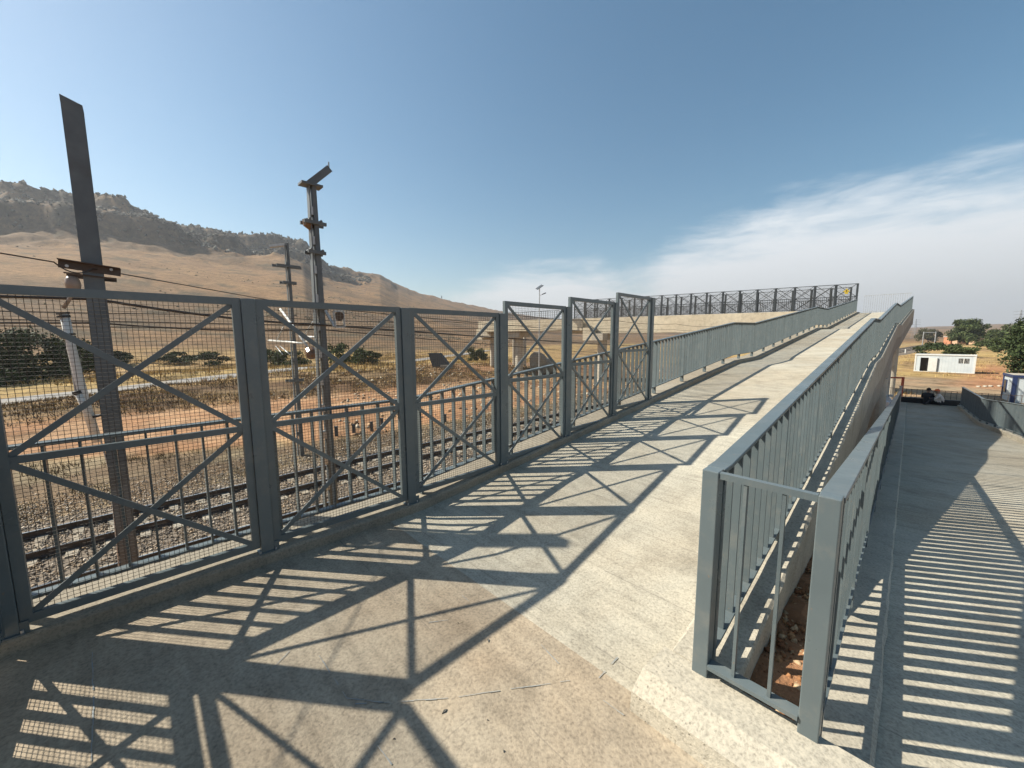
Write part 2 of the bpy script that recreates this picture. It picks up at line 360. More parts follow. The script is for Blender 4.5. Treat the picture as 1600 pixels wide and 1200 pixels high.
def right_z(s):
    return np.interp(s, [-30, .5, 17.6, 26, 33, 46, 70, 140, 400], [-.5, -.5, -1.75, -2.5, -2.62, -3.25, -3.3, -3.0, -2.0])
def ground_z(x, y):
    x = np.asarray(x, float); y = np.asarray(y, float)
    s = x*U.x+y*U.y; o = x*N.x+y*N.y; r = np.hypot(x, y); az = np.degrees(np.arctan2(x, y))
    left = np.full_like(s, -3.42) + .25*(fbm(x*.05, y*.05, 4)-.5)*sstep(-18, -22, o)
    # spoil heaps and a bank between the dirt strip and the road on the far side of the line
    rd = road_dist(x, y)
    left = left + 1.0*sstep(60, 16, np.abs(s-30))*sstep(-30, -50, o)*sstep(80, 60, r)*.9
    left = left + (.55*fbm(x*.25, y*.25, 4)+.1)*sstep(-35, -37.5, o+3*(fbm(x*.03, y*.03, 2)-.5))*sstep(2.2, 4.5, rd)*(1-sstep(60, 90, r))
    w = sstep(-9.0, -4.2, o)*(1-sstep(60, 110, s)); w2 = sstep(-6, 2, o-track_off(s)-9)*sstep(60, 110, s)
    w = np.maximum(w, w2)
    z = left*(1-w)+(right_z(s)+.12*(fbm(x*.35, y*.35, 4)-.5))*w
    e = np.interp(az, _ra[:, 0], _ra[:, 1]); RR = np.interp(az, _ra[:, 0], _ra[:, 2])
    # craggy skyline
    crag = (fbm(az*1.3+40, r*.006, 6, .62)-.5)+.5*(fbm(az*6+11, r*.02, 4, .65)-.5)*sstep(-13, -27, az)
    hr = RR*np.tan(np.radians(e))+5
    r0 = np.interp(az, [-60, -10, 10, 60], [95, 110, 250, 420]); t = np.clip((r-r0)/(RR-r0), 0, 1)
    p = np.interp(az, [-60, -25, 0], [1.32, 1.25, 1.5]); cw = sstep(-15, -27, az); tc = t+(.30*(fbm(x*.0065+3, y*.0065+2.2, 4, .55)-.5)+.07*(fbm(x*.04, y*.04, 4, .6)-.5))*sstep(.50, .66, t)*(1-sstep(.9, 1, t))
    cliff = np.where(tc < .70, .60*np.clip(tc/.70, 0, 1)**1.22, .60+.14*sstep(.70, .745, tc)+.08*sstep(.745, .84, tc)+.14*sstep(.84, .89, tc)+.04*sstep(.89, 1, tc))
    hill = hr*(t**p*(1-cw)+(.905-.02*sstep(-44, -52, az))*cliff*cw)
    rock = sstep(.685, .715, tc+.05*(fbm(x*.03, y*.03, 3)-.5))*sstep(-16, -25, az)*(1-.6*sstep(.52, .66, fbm(x*.012+5, y*.012, 4)))
    hill = hill + crag*hr*.045*sstep(.6, .95, t) + rock*hr*.085*(fbm(x*.028+9, y*.028, 5, .6)-.52)
    hill = hill + (fbm(x*.012, y*.012, 5)-.5)*4.5*t
    back = sstep(RR, RR*1.6, r); hill = hill*(1-.9*back)
    roll = (fbm(x*.02+3, y*.02, 4)-.5)*1.2*sstep(90, 200, r)
    return z+hill+roll, rock, t
ROAD = [(-62, -12), (-48, 10), (-39, 27), (-35.4, 34.75), (-32.2, 47.9), (-25.6, 76.7), (-18.5, 112), (-10, 160)]
def road_dist(x, y):
    d = np.full(np.shape(x), 1e9)
    for (ax, ay), (bx, by) in zip(ROAD[:-1], ROAD[1:]):
        vx, vy = bx-ax, by-ay; t = np.clip(((x-ax)*vx+(y-ay)*vy)/(vx*vx+vy*vy), 0, 1); d = np.minimum(d, np.hypot(x-ax-vx*t, y-ay-vy*t))
    return d
def gz(x, y): return float(ground_z(np.array([x]), np.array([y]))[0][0])

def build_terrain():
    azs = np.concatenate([np.arange(-180, -60, 2.5), np.arange(-60, 58, .22), np.arange(58, 180, 2.5)])
    rs = [1.2]
    while rs[-1] < 4200:
        r = rs[-1]; rs.append(r*(1.045 if r < 12 else 1.022 if r < 110 else 1.03 if r < 330 else 1.014 if r < 480 else 1.0075 if r < 860 else 1.02 if r < 1100 else 1.035))
    rs = np.array(rs); A, Rr = np.meshgrid(np.radians(azs), rs); X = Rr*np.sin(A); Y = Rr*np.cos(A)
    zz, rock, t = ground_z(X, Y); nr, na = X.shape
    s = X*U.x+Y*U.y; o = X*N.x+Y*N.y; rd = road_dist(X, Y)
    n1 = fbm(X*.06, Y*.06, 5); n2 = fbm(X*.5+9, Y*.5, 4); n3 = fbm(X*.012+4, Y*.012, 5); n4 = fbm(X*.16+2, Y*.16+7, 5, .6)
    def c(*v): return np.array(v)[None, None, :]
    def mixv(a, b, f): return a*(1-f[..., None])+b*f[..., None]
    col = np.ones(X.shape+(3,))*c(.34, .23, .105)                               # dry grass field
    col = mixv(col, c(.43, .31, .13)+0*col, sstep(.45, .6, n1)*.8)
    col = mixv(col, c(.20, .13, .075)+0*col, sstep(.55, .68, n4)*.75)
    slope = sstep(.015, .05, t); col = mixv(col, c(.215, .130, .068)+0*col, slope*.9)         # hillside
    col = mixv(col, c(.14, .093, .053)+0*col, slope*sstep(.44, .62, n3)*.85)
    col = mixv(col, c(.085, .072, .045)+0*col, slope*sstep(.60, .72, fbm(X*.09, Y*.09, 4))*.7)
    col = mixv(col, c(.045, .050, .043)+0*col, np.clip(rock*(.75+.5*(fbm(X*.05, Y*.05, 4)-.5)), 0, 1)*.95)
    # the railway side: orange dirt strip, brown weedy bank, stony verge
    ob = np.interp(s, [-8, 4, 9], [-28, -21.5, -19.6]); strip = sstep(-38, -36, o)*(1-sstep(-.9, .9, o-ob+2.2*(n2-.5)))*sstep(70, 55, s)
    col = mixv(col, mixv(c(.345, .19, .10)+0*col, c(.41, .255, .145)+0*col, sstep(.4, .65, n2)), strip)
    bank = sstep(2.0, 3.2, rd)*sstep(-45.5, -43, o+2*(n2-.5))*(1-sstep(-37.5, -35.5, o+2*(n1-.5)))*sstep(75, 40, s)
    col = mixv(col, mixv(c(.125, .075, .042)+0*col, c(.22, .15, .08)+0*col, sstep(.42, .62, n4)), bank)
    verge = sstep(-.9, .9, o-ob+2.2*(n2-.5))*(1-sstep(-10, -9, o))*(1-sstep(80, 110, s))
    col = mixv(col, mixv(c(.17, .12, .075)+0*col, c(.24, .19, .12)+0*col, sstep(.4, .6, n2)), verge)
    under = sstep(20, 30, s)*sstep(75, 60, s)*sstep(-60, -48, o)*(1-sstep(-20, -18, o))
    col = mixv(col, mixv(c(.25, .145, .08)+0*col, c(.36, .24, .135)+0*col, sstep(.4, .6, n4)), under)
    rt = sstep(-9, -4.5, o)*(1-sstep(35, 42, s)); col = mixv(col, c(.30, .15, .07)+0*col, rt)   # red soil by the ramps
    yard = sstep(33, 38, s)*(1-sstep(66, 74, s+3*(n2-.5)))*sstep(-5, -3, o)*(1-sstep(22, 30, o))
    col = mixv(col, mixv(c(.28, .215, .14)+0*col, c(.36, .25, .155)+0*col, sstep(.4, .65, n2)), yard)
    dirt = np.exp(-((o-6.5-.10*(s-70))/2.4)**2)*sstep(56, 62, s)*(1-sstep(95, 120, s)); col = mixv(col, c(.40, .20, .105)+0*col, dirt*.9)
    far = sstep(200, 700, np.hypot(X, Y))*(1-slope); col = mixv(col, c(.20, .165, .11)+0*col, far*sstep(.42, .6, n3))
    v = np.stack([X, Y, zz], -1).reshape(-1, 3); cols = col.reshape(-1, 3)
    i = np.arange(nr-1)[:, None]*na+np.arange(na)[None, :]; j = np.arange(nr-1)[:, None]*na+(np.arange(na)+1)[None, :] % na
    f = np.stack([i, i+na, j+na, j], -1).reshape(-1, 4)
    # close the hole under the camera
    v = np.vstack([v, [[0, 0, v[:na, 2].mean()]]]); cols = np.vstack([cols, cols[:1]])
    k = np.arange(na); tri = np.stack([np.full(na, len(v)-1), k, (k+1) % na, (k+1) % na], -1)
    cols = np.column_stack([cols, np.append(rock.reshape(-1), 0)]); me = np_mesh('ground', v, f, cols, TERR)
    o_ = link('ground', me, None, kind='structure', smooth=True)
    return o_
ground = build_terrain()

# road across the line
def build_road():
    mb = MB(); pts = [Vector((x, y, 0)) for x, y in ROAD]; fine = []
    for a, b in zip(pts[:-1], pts[1:]):
        n_ = max(2, int((b-a).length/2.0))
        for k in range(n_): fine.append(a.lerp(b, k/n_))
    for it in range(3):
        fine = [fine[0]]+[(fine[i-1]+fine[i]*2+fine[i+1])/4 for i in range(1, len(fine)-1)]+[fine[-1]]
    L = []; Rr = []
    for k, p in enumerate(fine):
        d = (fine[min(k+1, len(fine)-1)]-fine[max(k-1, 0)]).normalized(); sd = Vector((d.y, -d.x, 0)); w = 2.1+.15*math.sin(k*.9)
        a = p-sd*w; b = p+sd*w; zc = max(gz(q.x, q.y) for q in (a, p, b))+.10
        L.append(Vector((a.x, a.y, zc))); Rr.append(Vector((b.x, b.y, zc)))
    for k in range(len(L)-1):
        mb.quad(L[k], Rr[k], Rr[k+1], L[k+1]); mb.quad(Rr[k], Rr[k]-Z*.5, Rr[k+1]-Z*.5, Rr[k+1]); mb.quad(L[k]-Z*.5, L[k], L[k+1], L[k+1]-Z*.5)
    o = part('road', mb, ROADM, None, 'structure')
build_road()

# ------------------------------------------------------------------ ramps
def ring(s, o0, o1, z0, z1): return [W(s, o0, z0), W(s, o1, z0), W(s, o1, z1), W(s, o0, z1)]
def deck_part(name, secs, mat, parent, step=.5):
    """secs: function s -> (o0,o1,ztop,thickness); subdivided, with s/o stored as uv"""
    s0, s1, fn = secs; ss = sorted(set([s0, s1]+[k for k, _ in UPZ+LOZ if s0 < k < s1])); v = []; f = []; uv = []
    for s in ss:
        o0, o1, z, th = fn(s)
        for (o, zz) in ((o0, z), (o1, z), (o1, z-th), (o0, z-th)): v.append(W(s, o, zz)); uv.append((s, o))
    for k in range(len(ss)-1):
        a = 4*k
        for j in range(4): f.append((a+j, a+(j+1) % 4, a+4+(j+1) % 4, a+4+j))
    f.append((3, 2, 1, 0)); e = 4*(len(ss)-1); f.append((e, e+1, e+2, e+3))
    mb = MB(); mb.v = [tuple(x) for x in v]; mb.f = f; mb.mi = [0]*len(f)
    o = part(name, mb, mat, parent); me = o.data; lay = me.uv_layers.new(name='UVMap')
    for lp in me.loops: lay.data[lp.index].uv = uv[lp.vertex_index]
    return o
LINE_S = 1.62     # where the gap between the two ramps begins
ramp_up = thing('footbridge_ramp', 'long pale concrete footbridge ramp climbing from the landing to the bridge', 'ramp', W(0, -2, FLOOR))
deck_part('landing_slab', (-1.1, LINE_S+.02, lambda s: (-3.42, 3.3, FLOOR, .5)), LAND, ramp_up)
deck_part('ramp_deck', (LINE_S+.022, 47.2, lambda s: (-3.42, oR(s)-.10, upz(s)+FLOOR-.0015, .42)), DECK, ramp_up)
def kerb_sweep(s0, s1, fn, step_knots):
    ss = sorted(set([s0, s1]+[k for k in step_knots if s0 < k < s1])); return MB().sweep([ring(s, *fn(s)) for s in ss])
KN = [k for k, _ in UPZ]; KNR = KN+[k for k, _ in OR_]
def rough_kerb(s0, s1, fn, step=.12, amp=.006):
    """kerb as finely cut sweep with slightly uneven arrises, like hand-floated concrete"""
    ss = list(np.arange(s0, s1, step))+[s1]; sec = []
    for s in ss:
        o0, o1, z0, z1 = fn(s); j = lambda: random.uniform(-amp, amp)
        sec.append([W(s, o0, z0), W(s, o1, z0), W(s, o1+j(), z1-.018+j()*.5), W(s, o1-.014+j(), z1+j()*.4), W(s, o0+.014+j(), z1+j()*.4), W(s, o0+j(), z1-.018)])
    return MB().sweep(sec)
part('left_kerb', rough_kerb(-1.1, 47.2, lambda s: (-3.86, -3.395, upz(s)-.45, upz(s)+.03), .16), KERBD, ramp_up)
part('right_kerb', rough_kerb(LINE_S+.25, 47.2, lambda s: (oR(s)-.16, oR(s)+.15, upz(s)-.5, upz(s)+.09), .16), KERB, ramp_up)
part('end_kerb', MB().sweep([[W(LINE_S-.10, o0, FLOOR-.2), W(LINE_S+.249, o0+.02, FLOOR-.2), W(LINE_S+.249, o0+.02, .088), W(LINE_S+.05, o0, .085), W(LINE_S-.06, o0, .03)]
     for o0 in (-.80, -.5, -.25, .02)]), KERB, ramp_up)
part('edge_beam', kerb_sweep(7.5, 47.1, lambda s: (oR(s)-.20, oR(s)+.148, upz(s)-1.05, upz(s)-.502), KNR), WALLC, ramp_up)
part('edge_beam', kerb_sweep(7.5, 47.1, lambda s: (-3.858, -3.45, upz(s)-1.05, upz(s)-.452), KN), WALLC, ramp_up)
part('retaining_wall', kerb_sweep(LINE_S+.25, 7.498, lambda s: (oR(s)-.20, oR(s)+.148, -3.4, upz(s)-.502), KNR), WALLC, ramp_up)
part('retaining_wall', kerb_sweep(-1.1, 7.498, lambda s: (-3.858, -3.45, -3.7, upz(s)-.452), KN), WALLC, ramp_up)
part('retaining_wall', MB().sweep([ring(-1.35, -3.86, 3.5, -3.7, .03), ring(-1.102, -3.86, 3.5, -3.7, .03)]), WALLC, ramp_up)
for s in (17.6, 30.0, 42.5):
    zb = upz(s)-1.05
    part('crossbeam', MB().sweep([ring(s-.35, -3.4, oR(s)-.02, zb-.45, zb-.003), ring(s+.35, -3.4, oR(s)-.02, zb-.45, zb-.003)]), PIERC, ramp_up)
    for o in (oR(s)-.05 if s < 20 else -.98, -3.3):
        p = W(s, o); b = gz(p.x, p.y)-.6
        part('column', MB().tube([p+Z*b, p+Z*(zb-.002)], .27, 20), PIERC, ramp_up, smooth=False)

ramp_lo = thing('lower_ramp', 'lower concrete ramp at the right running down to ground level', 'ramp', W(10, 1.3, loz(10)))
deck_part('ramp_deck', (LINE_S+.023, 31.7, lambda s: (.02, oX(s)+.1, loz(s)+FLOOR-.0015, .5)), DECK, ramp_lo)
part('left_kerb', rough_kerb(LINE_S+.25, 31.7, lambda s: (-.27, .032, loz(s)-.9, min(.085 if s < 1.95 else .2, loz(s)+FLOOR+.035)), .16), KERB, ramp_lo)
part('right_kerb', rough_kerb(LINE_S, 31.7, lambda s: (oX(s)-.08, oX(s)+.25, loz(s)-.9, loz(s)+.09), .2), KERB, ramp_lo)
part('end_step', MB().sweep([ring(31.702, -.3, 2.3, -2.9, -2.085), ring(31.98, -.3, 2.3, -2.9, -2.085)]), KERB, ramp_lo)

SOIL = mat_noise('red_soil', (.27, .125, .055), (.38, .20, .10), 6, .95, 30, .8, .03)
sv = MB().sweep([[W(s, -.48, -3), W(s, -.24, -3), W(s, -.24, min(-.04, loz(s)+.02)+random.uniform(-.02, .02)), W(s, -.36, min(-.04, loz(s)+.02)+random.uniform(-.02, .04)), W(s, -.48, min(-.04, loz(s)+.02)+random.uniform(-.02, .02))] for s in np.arange(LINE_S+.26, 12, .15)])
part('soil', sv, SOIL, None, 'structure')
# blue setting-out marks and joints scored on the landing
CHALK = mat_noise('blue_chalk', (.20, .24, .27), (.36, .34, .29), 9, .95)
def px0(x, y, z=FLOOR): d = ray(x, y); return Vector((0, 0, H))+d*((z-H)/d.z)
def chalk(pts, w=.006):
    mb = MB()
    for a, b in zip(pts[:-1], pts[1:]):
        d = (b-a).normalized(); sd = Vector((d.y, -d.x, 0)); n_ = max(3, int((b-a).length/.05))
        for k in range(n_):
            if random.random() < .22: continue
            p = a.lerp(b, k/n_); q = a.lerp(b, (k+1)/n_); ww = w*random.uniform(.4, 1); sh = sd*random.uniform(-.002, .002)
            mb.quad(p-sd*ww/2+sh+Z*.004, p+sd*ww/2+sh+Z*.004, q+sd*ww/2+sh+Z*.004, q-sd*ww/2+sh+Z*.004)
    part('chalk_mark', mb, CHALK, ramp_up, 'stuff')
for l in ([(555, 1101), (700, 1092), (890, 1064)], [(498, 1025), (542, 1092), (600, 1098)], [(670, 973), (715, 968)], [(942, 1095), (975, 1118)], [(722, 931), (738, 945)], [(590, 1165), (612, 1196)],
          [(425, 1047), (452, 1018)], [(144, 1020), (146, 1110), (143, 1190)], [(935, 1060), (965, 1028)], [(845, 1008), (893, 1060)]):
    chalk([px0(*p) for p in l])
# dry leaf scraps on the landing
SCRAP = mat_noise('dark_scrap', (.07, .075, .07), (.16, .15, .13), 30, .9)
for k, (x, y) in enumerate([(763, 1001), (695, 1112), (616, 1155), (762, 1126), (716, 974), (787, 1174)]):
    p = px0(x, y); a = random.uniform(0, 3); L_ = random.uniform(.012, .022) if k < 2 else .006
    mb = MB(); d = Vector((math.cos(a), math.sin(a), 0)); e = Vector((-d.y, d.x, 0))
    mb.prism([p-d*L_, p-e*L_*.3+Z*.003, p+d*L_*.9, p+e*L_*.35+Z*.003], Z*.004)
    solo('leaf_scrap', mb, SCRAP, ('larger dark leaf scrap on the landing, near the long brace shadow', 'curled leaf scrap on the landing below the crossing shadows', 'dark speck between the two lowest brace shadows', 'dark speck right of the lowest shadow crossing', 'dark speck above the long thin brace shadow', 'dark speck nearest the bottom edge of the picture')[k], 'leaf', 'leaf scraps on the landing', p)

# ------------------------------------------------------------------ railings
BAL = MB().box((0, 0, .446), U*.0065, N*.027, Z*.446).mesh('baluster')
PST = MB().box((0, 0, .52), U*.012, N*.036, Z*.52).mesh('post')
for _m in (BAL, PST): _m.materials.append(PAINT)
def railing(name, label, path_o, path_z, s0, s1, knots, pitch=.149, per=9, rail_w=.08, first_post=True, max_bal=300):
    """square balusters between a flat handrail and a bottom bar, following the ramp"""
    t = thing(name, label, 'railing', W(s0, path_o(s0), path_z(s0)))
    org = Vector(t.location); ss = sorted(set([s0, s1]+[k for k in knots if s0 < k < s1])); mbh = MB(); mbb = MB()
    def bend(top, bot, w):
        return [[W(s, path_o(s)-w/2, path_z(s)+bot), W(s, path_o(s)+w/2, path_z(s)+bot), W(s, path_o(s)+w/2, path_z(s)+top), W(s, path_o(s)-w/2, path_z(s)+top)] for s in ss]
    hr = part('handrail', mbh.sweep(bend(1.10, 1.078, rail_w)), PAINT, t); add_bevel(hr, .003)
    part('bottom_rail', mbb.sweep(bend(.186, .170, .075)), PAINT, t)
    n_ = int((s1-s0)/pitch); nb = 0; rest = MB()
    for k in range(n_+1):
        s = s0+.03+k*pitch
        if s > s1: break
        p = W(s, path_o(s), path_z(s)) - org
        if k % per == 0:
            o = link('post', PST, None, t, p+Z*.04)
        else:
            nb += 1
            link('baluster', BAL, None, t, p+Z*.186)
    return t
railing('baluster_railing', 'blue grey baluster railing along the left edge of the climbing ramp, behind the mesh screens', lambda s: OL, upz, -.62, 44.0, KN, pitch=.149)
rr = railing('baluster_railing', 'blue grey railing on the right edge of the climbing ramp, starting at the corner post', oR, upz, 1.90, 44.0, KNR)
rl = railing('baluster_railing', 'blue grey railing sloping down the left edge of the lower ramp', oQ, lambda s: interp(s, [(1.9, -.01), (27, -2.05)]), 1.90, 27.0, [])
rx = railing('baluster_railing', 'blue grey railing along the right edge of the lower ramp, by the blue trimmed cabin', oX, loz, 6.0, 31.5, [20.66, 24.3, 26])
# stout corner posts and the short closing rail at the mouth of the gap
def corner_post(o, parent, z0, z1, s=1.86):
    b = part('corner_post', MB().box(W(s, o, (z0+z1)/2), U*.036, N*.035, Z*(z1-z0)/2), PAINT, parent); add_bevel(b, .004, 2); return b
corner_post(-.592, rr, .07, 1.101); corner_post(-.17, rl, .07, 1.101)
part('closing_rail', MB().bar(W(1.845, -.556, 1.085), W(1.845, -.206, 1.085), .03, .028), PAINT, rr)
part('closing_rail', MB().bar(W(1.845, -.556, .15), W(1.845, -.206, .15), .06, .018), PAINT, rr)
for k in (1, 2): part('closing_bar', MB().bar(W(1.845, -.592+k*.14, .159), W(1.845, -.592+k*.14, 1.071), .013, .022, N), PAINT, rr)
part('weld_plate', MB().box(W(1.91, -.592, .55), U*.004, N*.035, Z*.47), PAINT, rr)
# end railing beyond the landing, out of which the bars' shadows fall
def railing_cross(o0, o1, s):
    t = thing('baluster_railing', 'blue grey railing closing the end of the landing', 'railing', W(s, o0, 0)); org = Vector(t.location)
    part('handrail', MB().bar(W(s, o0, 1.089), W(s, o1, 1.089), .08, .022), PAINT, t); part('bottom_rail', MB().bar(W(s, o0, .178), W(s, o1, .178), .075, .016), PAINT, t)
    o = o0+.06
    while o < o1: link('baluster', BAL, None, t, W(s, o, .186)-org); o += .149
    for o in (o0+.0, (o0+o1)/2, o1): link('post', PST, None, t, W(s, o, .04)-org)
railing_cross(-3.5, 3.2, -.80)

# ------------------------------------------------------------------ mesh screen fence
S0, PW = -.648, 1.2747
def wires(org, ax, width, z0, z1, dx=.026, dz=.0235, r=.0016):
    """welded wire mesh as thin three-sided rods, one joined part"""
    v = []; f = []
    out = ax.cross(Z).normalized(); org = Vector(org)
    def rod(p, q, a, b):
        i = len(v)
        for e in (p, q):
            for k in range(3):
                t = 2*math.pi*k/3; v.append(tuple(e+a*(math.cos(t)*r)+b*(math.sin(t)*r)))
        for k in range(3): f.append((i+k, i+(k+1) % 3, i+3+(k+1) % 3, i+3+k))
    n_ = int(width/dx); m_ = int((z1-z0)/dz)
    for k in range(1, n_): p = org+ax*(k*width/n_); rod(p+Z*z0, p+Z*z1, ax, out)
    for k in range(1, m_):
        zz = z0+k*(z1-z0)/m_; rod(org+Z*zz+out*r*1.6, org+ax*width+Z*zz+out*r*1.6, Z, out)
    return v, f
def screen_panel(t, p, q, zb, zt, zm=None, paint=PAINT, fr=.05, dep=.04, br=.034, mesh=(.026, .0235, .0016), posts=True):
    """a framed panel between p and q (plan points): stiles, rails, four braces, wire mesh"""
    ax = (q-p).normalized(); w = (q-p).length; out = ax.cross(Z).normalized(); zm = zm if zm is not None else zb+(zt-zb)*.5
    a = p+ax*.047; b = q-ax*.047
    tr = part('panel_frame', MB().bar(a+ax*fr/2+Z*zb, a+ax*fr/2+Z*zt, fr, dep, ax).bar(b-ax*fr/2+Z*zb, b-ax*fr/2+Z*zt, fr, dep, ax)
              .bar(a+ax*fr+Z*(zt-fr/2), b-ax*fr+Z*(zt-fr/2), dep-.002, fr, out).bar(a+ax*fr+Z*(zb+fr/2), b-ax*fr+Z*(zb+fr/2), dep-.002, fr, out), paint, t)
    i0 = a+ax*fr; i1 = b-ax*fr
    part('mid_rail', MB().bar(i0+Z*zm, i1+Z*zm, dep-.006, .042, out), paint, tr)
    for (z0, z1) in ((zb+fr, zm-.021), (zm+.021, zt-fr)):
        d1 = part('brace', MB().bar(i0+Z*z0, i1+Z*z1, .012, br, out), paint, tr)
        d2 = part('brace', MB().bar(i0+Z*z1+out*.0125, i1+Z*z0+out*.0125, .012, br, out), paint, tr)
    if mesh:
        v, f = wires(i0-out*.012, ax, (i1-i0).length, zb+fr, zt-fr, *mesh)
        og = worg(tr); me = np_mesh('wire_mesh', np.array(v)-np.array(og), f, None, WIRE); o = link('wire_mesh', me, None, tr, None, 'stuff')
    return tr
TOPS = [2.0, 2.0, 2.0, 2.147, 2.284, 2.445]
fence = thing('mesh_screen_fence', 'tall blue grey fence of cross braced mesh panels along the left edge', 'fence', W(S0, OF, .03))
for i in range(6):
    s = S0+PW*i; zb = (.075 if i < 2 else .115 if i == 2 else TOPS[i]-1.96)
    screen_panel(fence, W(s, OF), W(s+PW, OF), zb, TOPS[i], (1.035 if i < 3 else TOPS[i]-.965))
for i in range(7):
    s = S0+PW*i; zt = TOPS[max(0, i-1)]-.004 if i else 2.0
    pz = upz(s)+.028
    po = part('fence_post', MB().box(W(s, OF, (pz+zt)/2), U*.044, N*.036, Z*(zt-pz)/2), PAINT, fence); add_bevel(po, .004, 2)
    bp = part('base_plate', MB().box(W(s, OF+.003, pz+.004), U*.062, N*.050, Z*.005), PAINT, fence)
    for a_ in (-.052, .052): part('bolt', MB().tube([W(s+a_, OF+.040, pz+.009), W(s+a_, OF+.040, pz+.026)], .008, 6), GALV, bp)
    part('base_bracket', MB().box(W(s+.062, OF+.03, pz+.035), U*.017, N*.004, Z*.035), PAINT, fence)
fence_b = thing('mesh_screen_fence', 'cross braced mesh fence closing the end of the landing', 'fence', W(S0, OF+.1, .03))
for i in range(4):
    o = OF+.02+PW*i; a = W(S0-.02, o); b = W(S0-.02, o+PW)
    screen_panel(fence_b, a, b, .075, 2.0, 1.035)
    part('fence_post', MB().box(b+Z*1.0, U*.036, N*.044, Z*.99), PAINT, fence_b)

# ------------------------------------------------------------------ railway
def at_o(x, y, o): d = ray(x, y); t = (o-N.dot(Vector((0, 0, H))))/N.dot(d); return Vector((0, 0, H))+d*t
def at_s(x, y, s): d = ray(x, y); return Vector((0, 0, H))+d*(s/U.dot(d))
def at_z(x, y, z): d = ray(x, y); return Vector((0, 0, H))+d*((z-H)/d.z)
def toff(s): return float(track_off(np.array([s]))[0])
RAILTOP = -3.0
GRID_S = [-45+2.5*k for k in range(40)]+[55+6*k for k in range(26)]+[211+20*k for k in range(12)]
GRID_O = [toff(s) for s in GRID_S]
def bed_z(lat):    # ballast surface across the formation
    return np.interp(np.abs(lat), [0, 3.3, 4.4, 5.2], [-3.16, -3.17, -3.36, -3.6])
def build_bed():
    v = []; f = []; c = []; lats = [-5.2, -4.4, -3.3, 0, 3.3, 4.4, 5.2]
    for s, o in zip(GRID_S, GRID_O):
        for l in lats: v.append(W(s, o+l, float(bed_z(l))-.03)); c.append((.19, .155, .12))
    k = len(lats)
    for i in range(len(GRID_S)-1):
        for j in range(k-1): f.append((i*k+j, i*k+j+1, (i+1)*k+j+1, (i+1)*k+j))
    link('ballast_bed', np_mesh('ballast_bed', [tuple(p) for p in v], f, np.array(c), STONE), None, kind='structure')
build_bed()
def build_ballast(n=52000):
    # stones thin out with distance from the ramp
    s = np.concatenate([RNG.uniform(-7, 14, int(n*.62)), RNG.uniform(14, 48, int(n*.38))]); lat = np.where(RNG.random(len(s)) < .82, RNG.uniform(-4.9, 2.6, len(s)), -4.9-np.abs(RNG.normal(0, 1.3, len(s))))
    o = track_off(s)+lat; zz = np.maximum(bed_z(lat), -3.36)+RNG.uniform(-.02, .012, len(s)); r = RNG.uniform(.020, .042, len(s))*(1+.5*(s > 14))
    base = np.array([(1, 0, 0), (-1, 0, 0), (0, 1, 0), (0, -1, 0), (0, 0, 1), (0, 0, -1)], float)
    P = np.stack([U.x*s+N.x*o, U.y*s+N.y*o, zz], -1)
    q = base[None]*(r[:, None, None]*RNG.uniform(.55, 1.25, (len(s), 6, 1)))+RNG.normal(0, .22, (len(s), 6, 3))*r[:, None, None]
    ang = RNG.uniform(0, 6.28, len(s)); ca, sa = np.cos(ang)[:, None], np.sin(ang)[:, None]
    x = q[..., 0]*ca-q[..., 1]*sa; y = q[..., 0]*sa+q[..., 1]*ca; q = np.stack([x, y, q[..., 2]*.8], -1)
    v = (P[:, None]+q).reshape(-1, 3)
    t = np.array([(0, 2, 4), (2, 1, 4), (1, 3, 4), (3, 0, 4), (2, 0, 5), (1, 2, 5), (3, 1, 5), (0, 3, 5)])
    f = (np.arange(len(s))[:, None, None]*6+t[None]).reshape(-1, 3)
    pal = np.array([(.42, .35, .27), (.28, .24, .20), (.52, .45, .36), (.32, .24, .16), (.17, .15, .13), (.44, .33, .22)])
    c = pal[RNG.integers(0, len(pal), len(s))]*RNG.uniform(.7, 1.25, (len(s), 1)); c = np.repeat(c, 6, 0)
    o_ = link('ballast_stones', np_mesh('ballast_stones', v, f, c, STONE), None, kind='stuff'); tag(o_, 'loose brown and grey ballast stones around the rails', 'ballast')
build_ballast()
SLEEP = MB().sweep([[N*l+U*(-.13*w)+Z*-.2, N*l+U*(.13*w)+Z*-.2, N*l+U*(.10*w)+Z*h, N*l+U*(-.10*w)+Z*h] for l, w, h in ((-1.2, 1, .0), (-.5, 1, .0), (-.3, .8, -.045), (.3, .8, -.045), (.5, 1, .0), (1.2, 1, .0))]).mesh('sleeper')
SLEEP.materials.append(SLEEPC)
def build_track(lat, label):
    t = thing('railway_track', label, 'railway track', W(0, toff(0)+lat, -3.4)); org = Vector(t.location)
    for g in (-.7175-.035, .7175+.035):
        sec = []; head = []
        for s, o in zip(GRID_S, GRID_O):
            c = o+lat+g
            sec.append([W(s, c+a, RAILTOP+b) for a, b in ((-.07, -.165), (.07, -.165), (.07, -.150), (.010, -.125), (.010, -.04), (.034, -.03), (.034, -.004), (-.034, -.004), (-.034, -.03), (-.010, -.04), (-.010, -.125), (-.07, -.150))])
            head.append(ring(s, c-.026, c+.026, RAILTOP-.003, RAILTOP))
        r = part('rail', MB().sweep(sec), RUST, t); part('running_surface', MB().sweep(head), SHINE, r)
    s = -7.0
    while s < 62:
        link('sleeper', SLEEP, None, t, W(s, toff(s)+lat, RAILTOP-.148)-org); s += .62
build_track(-1.75, 'farther of the two railway tracks, beside the orange dirt strip')
build_track(1.75, 'nearer railway track, just beyond the left edge of the ramp')
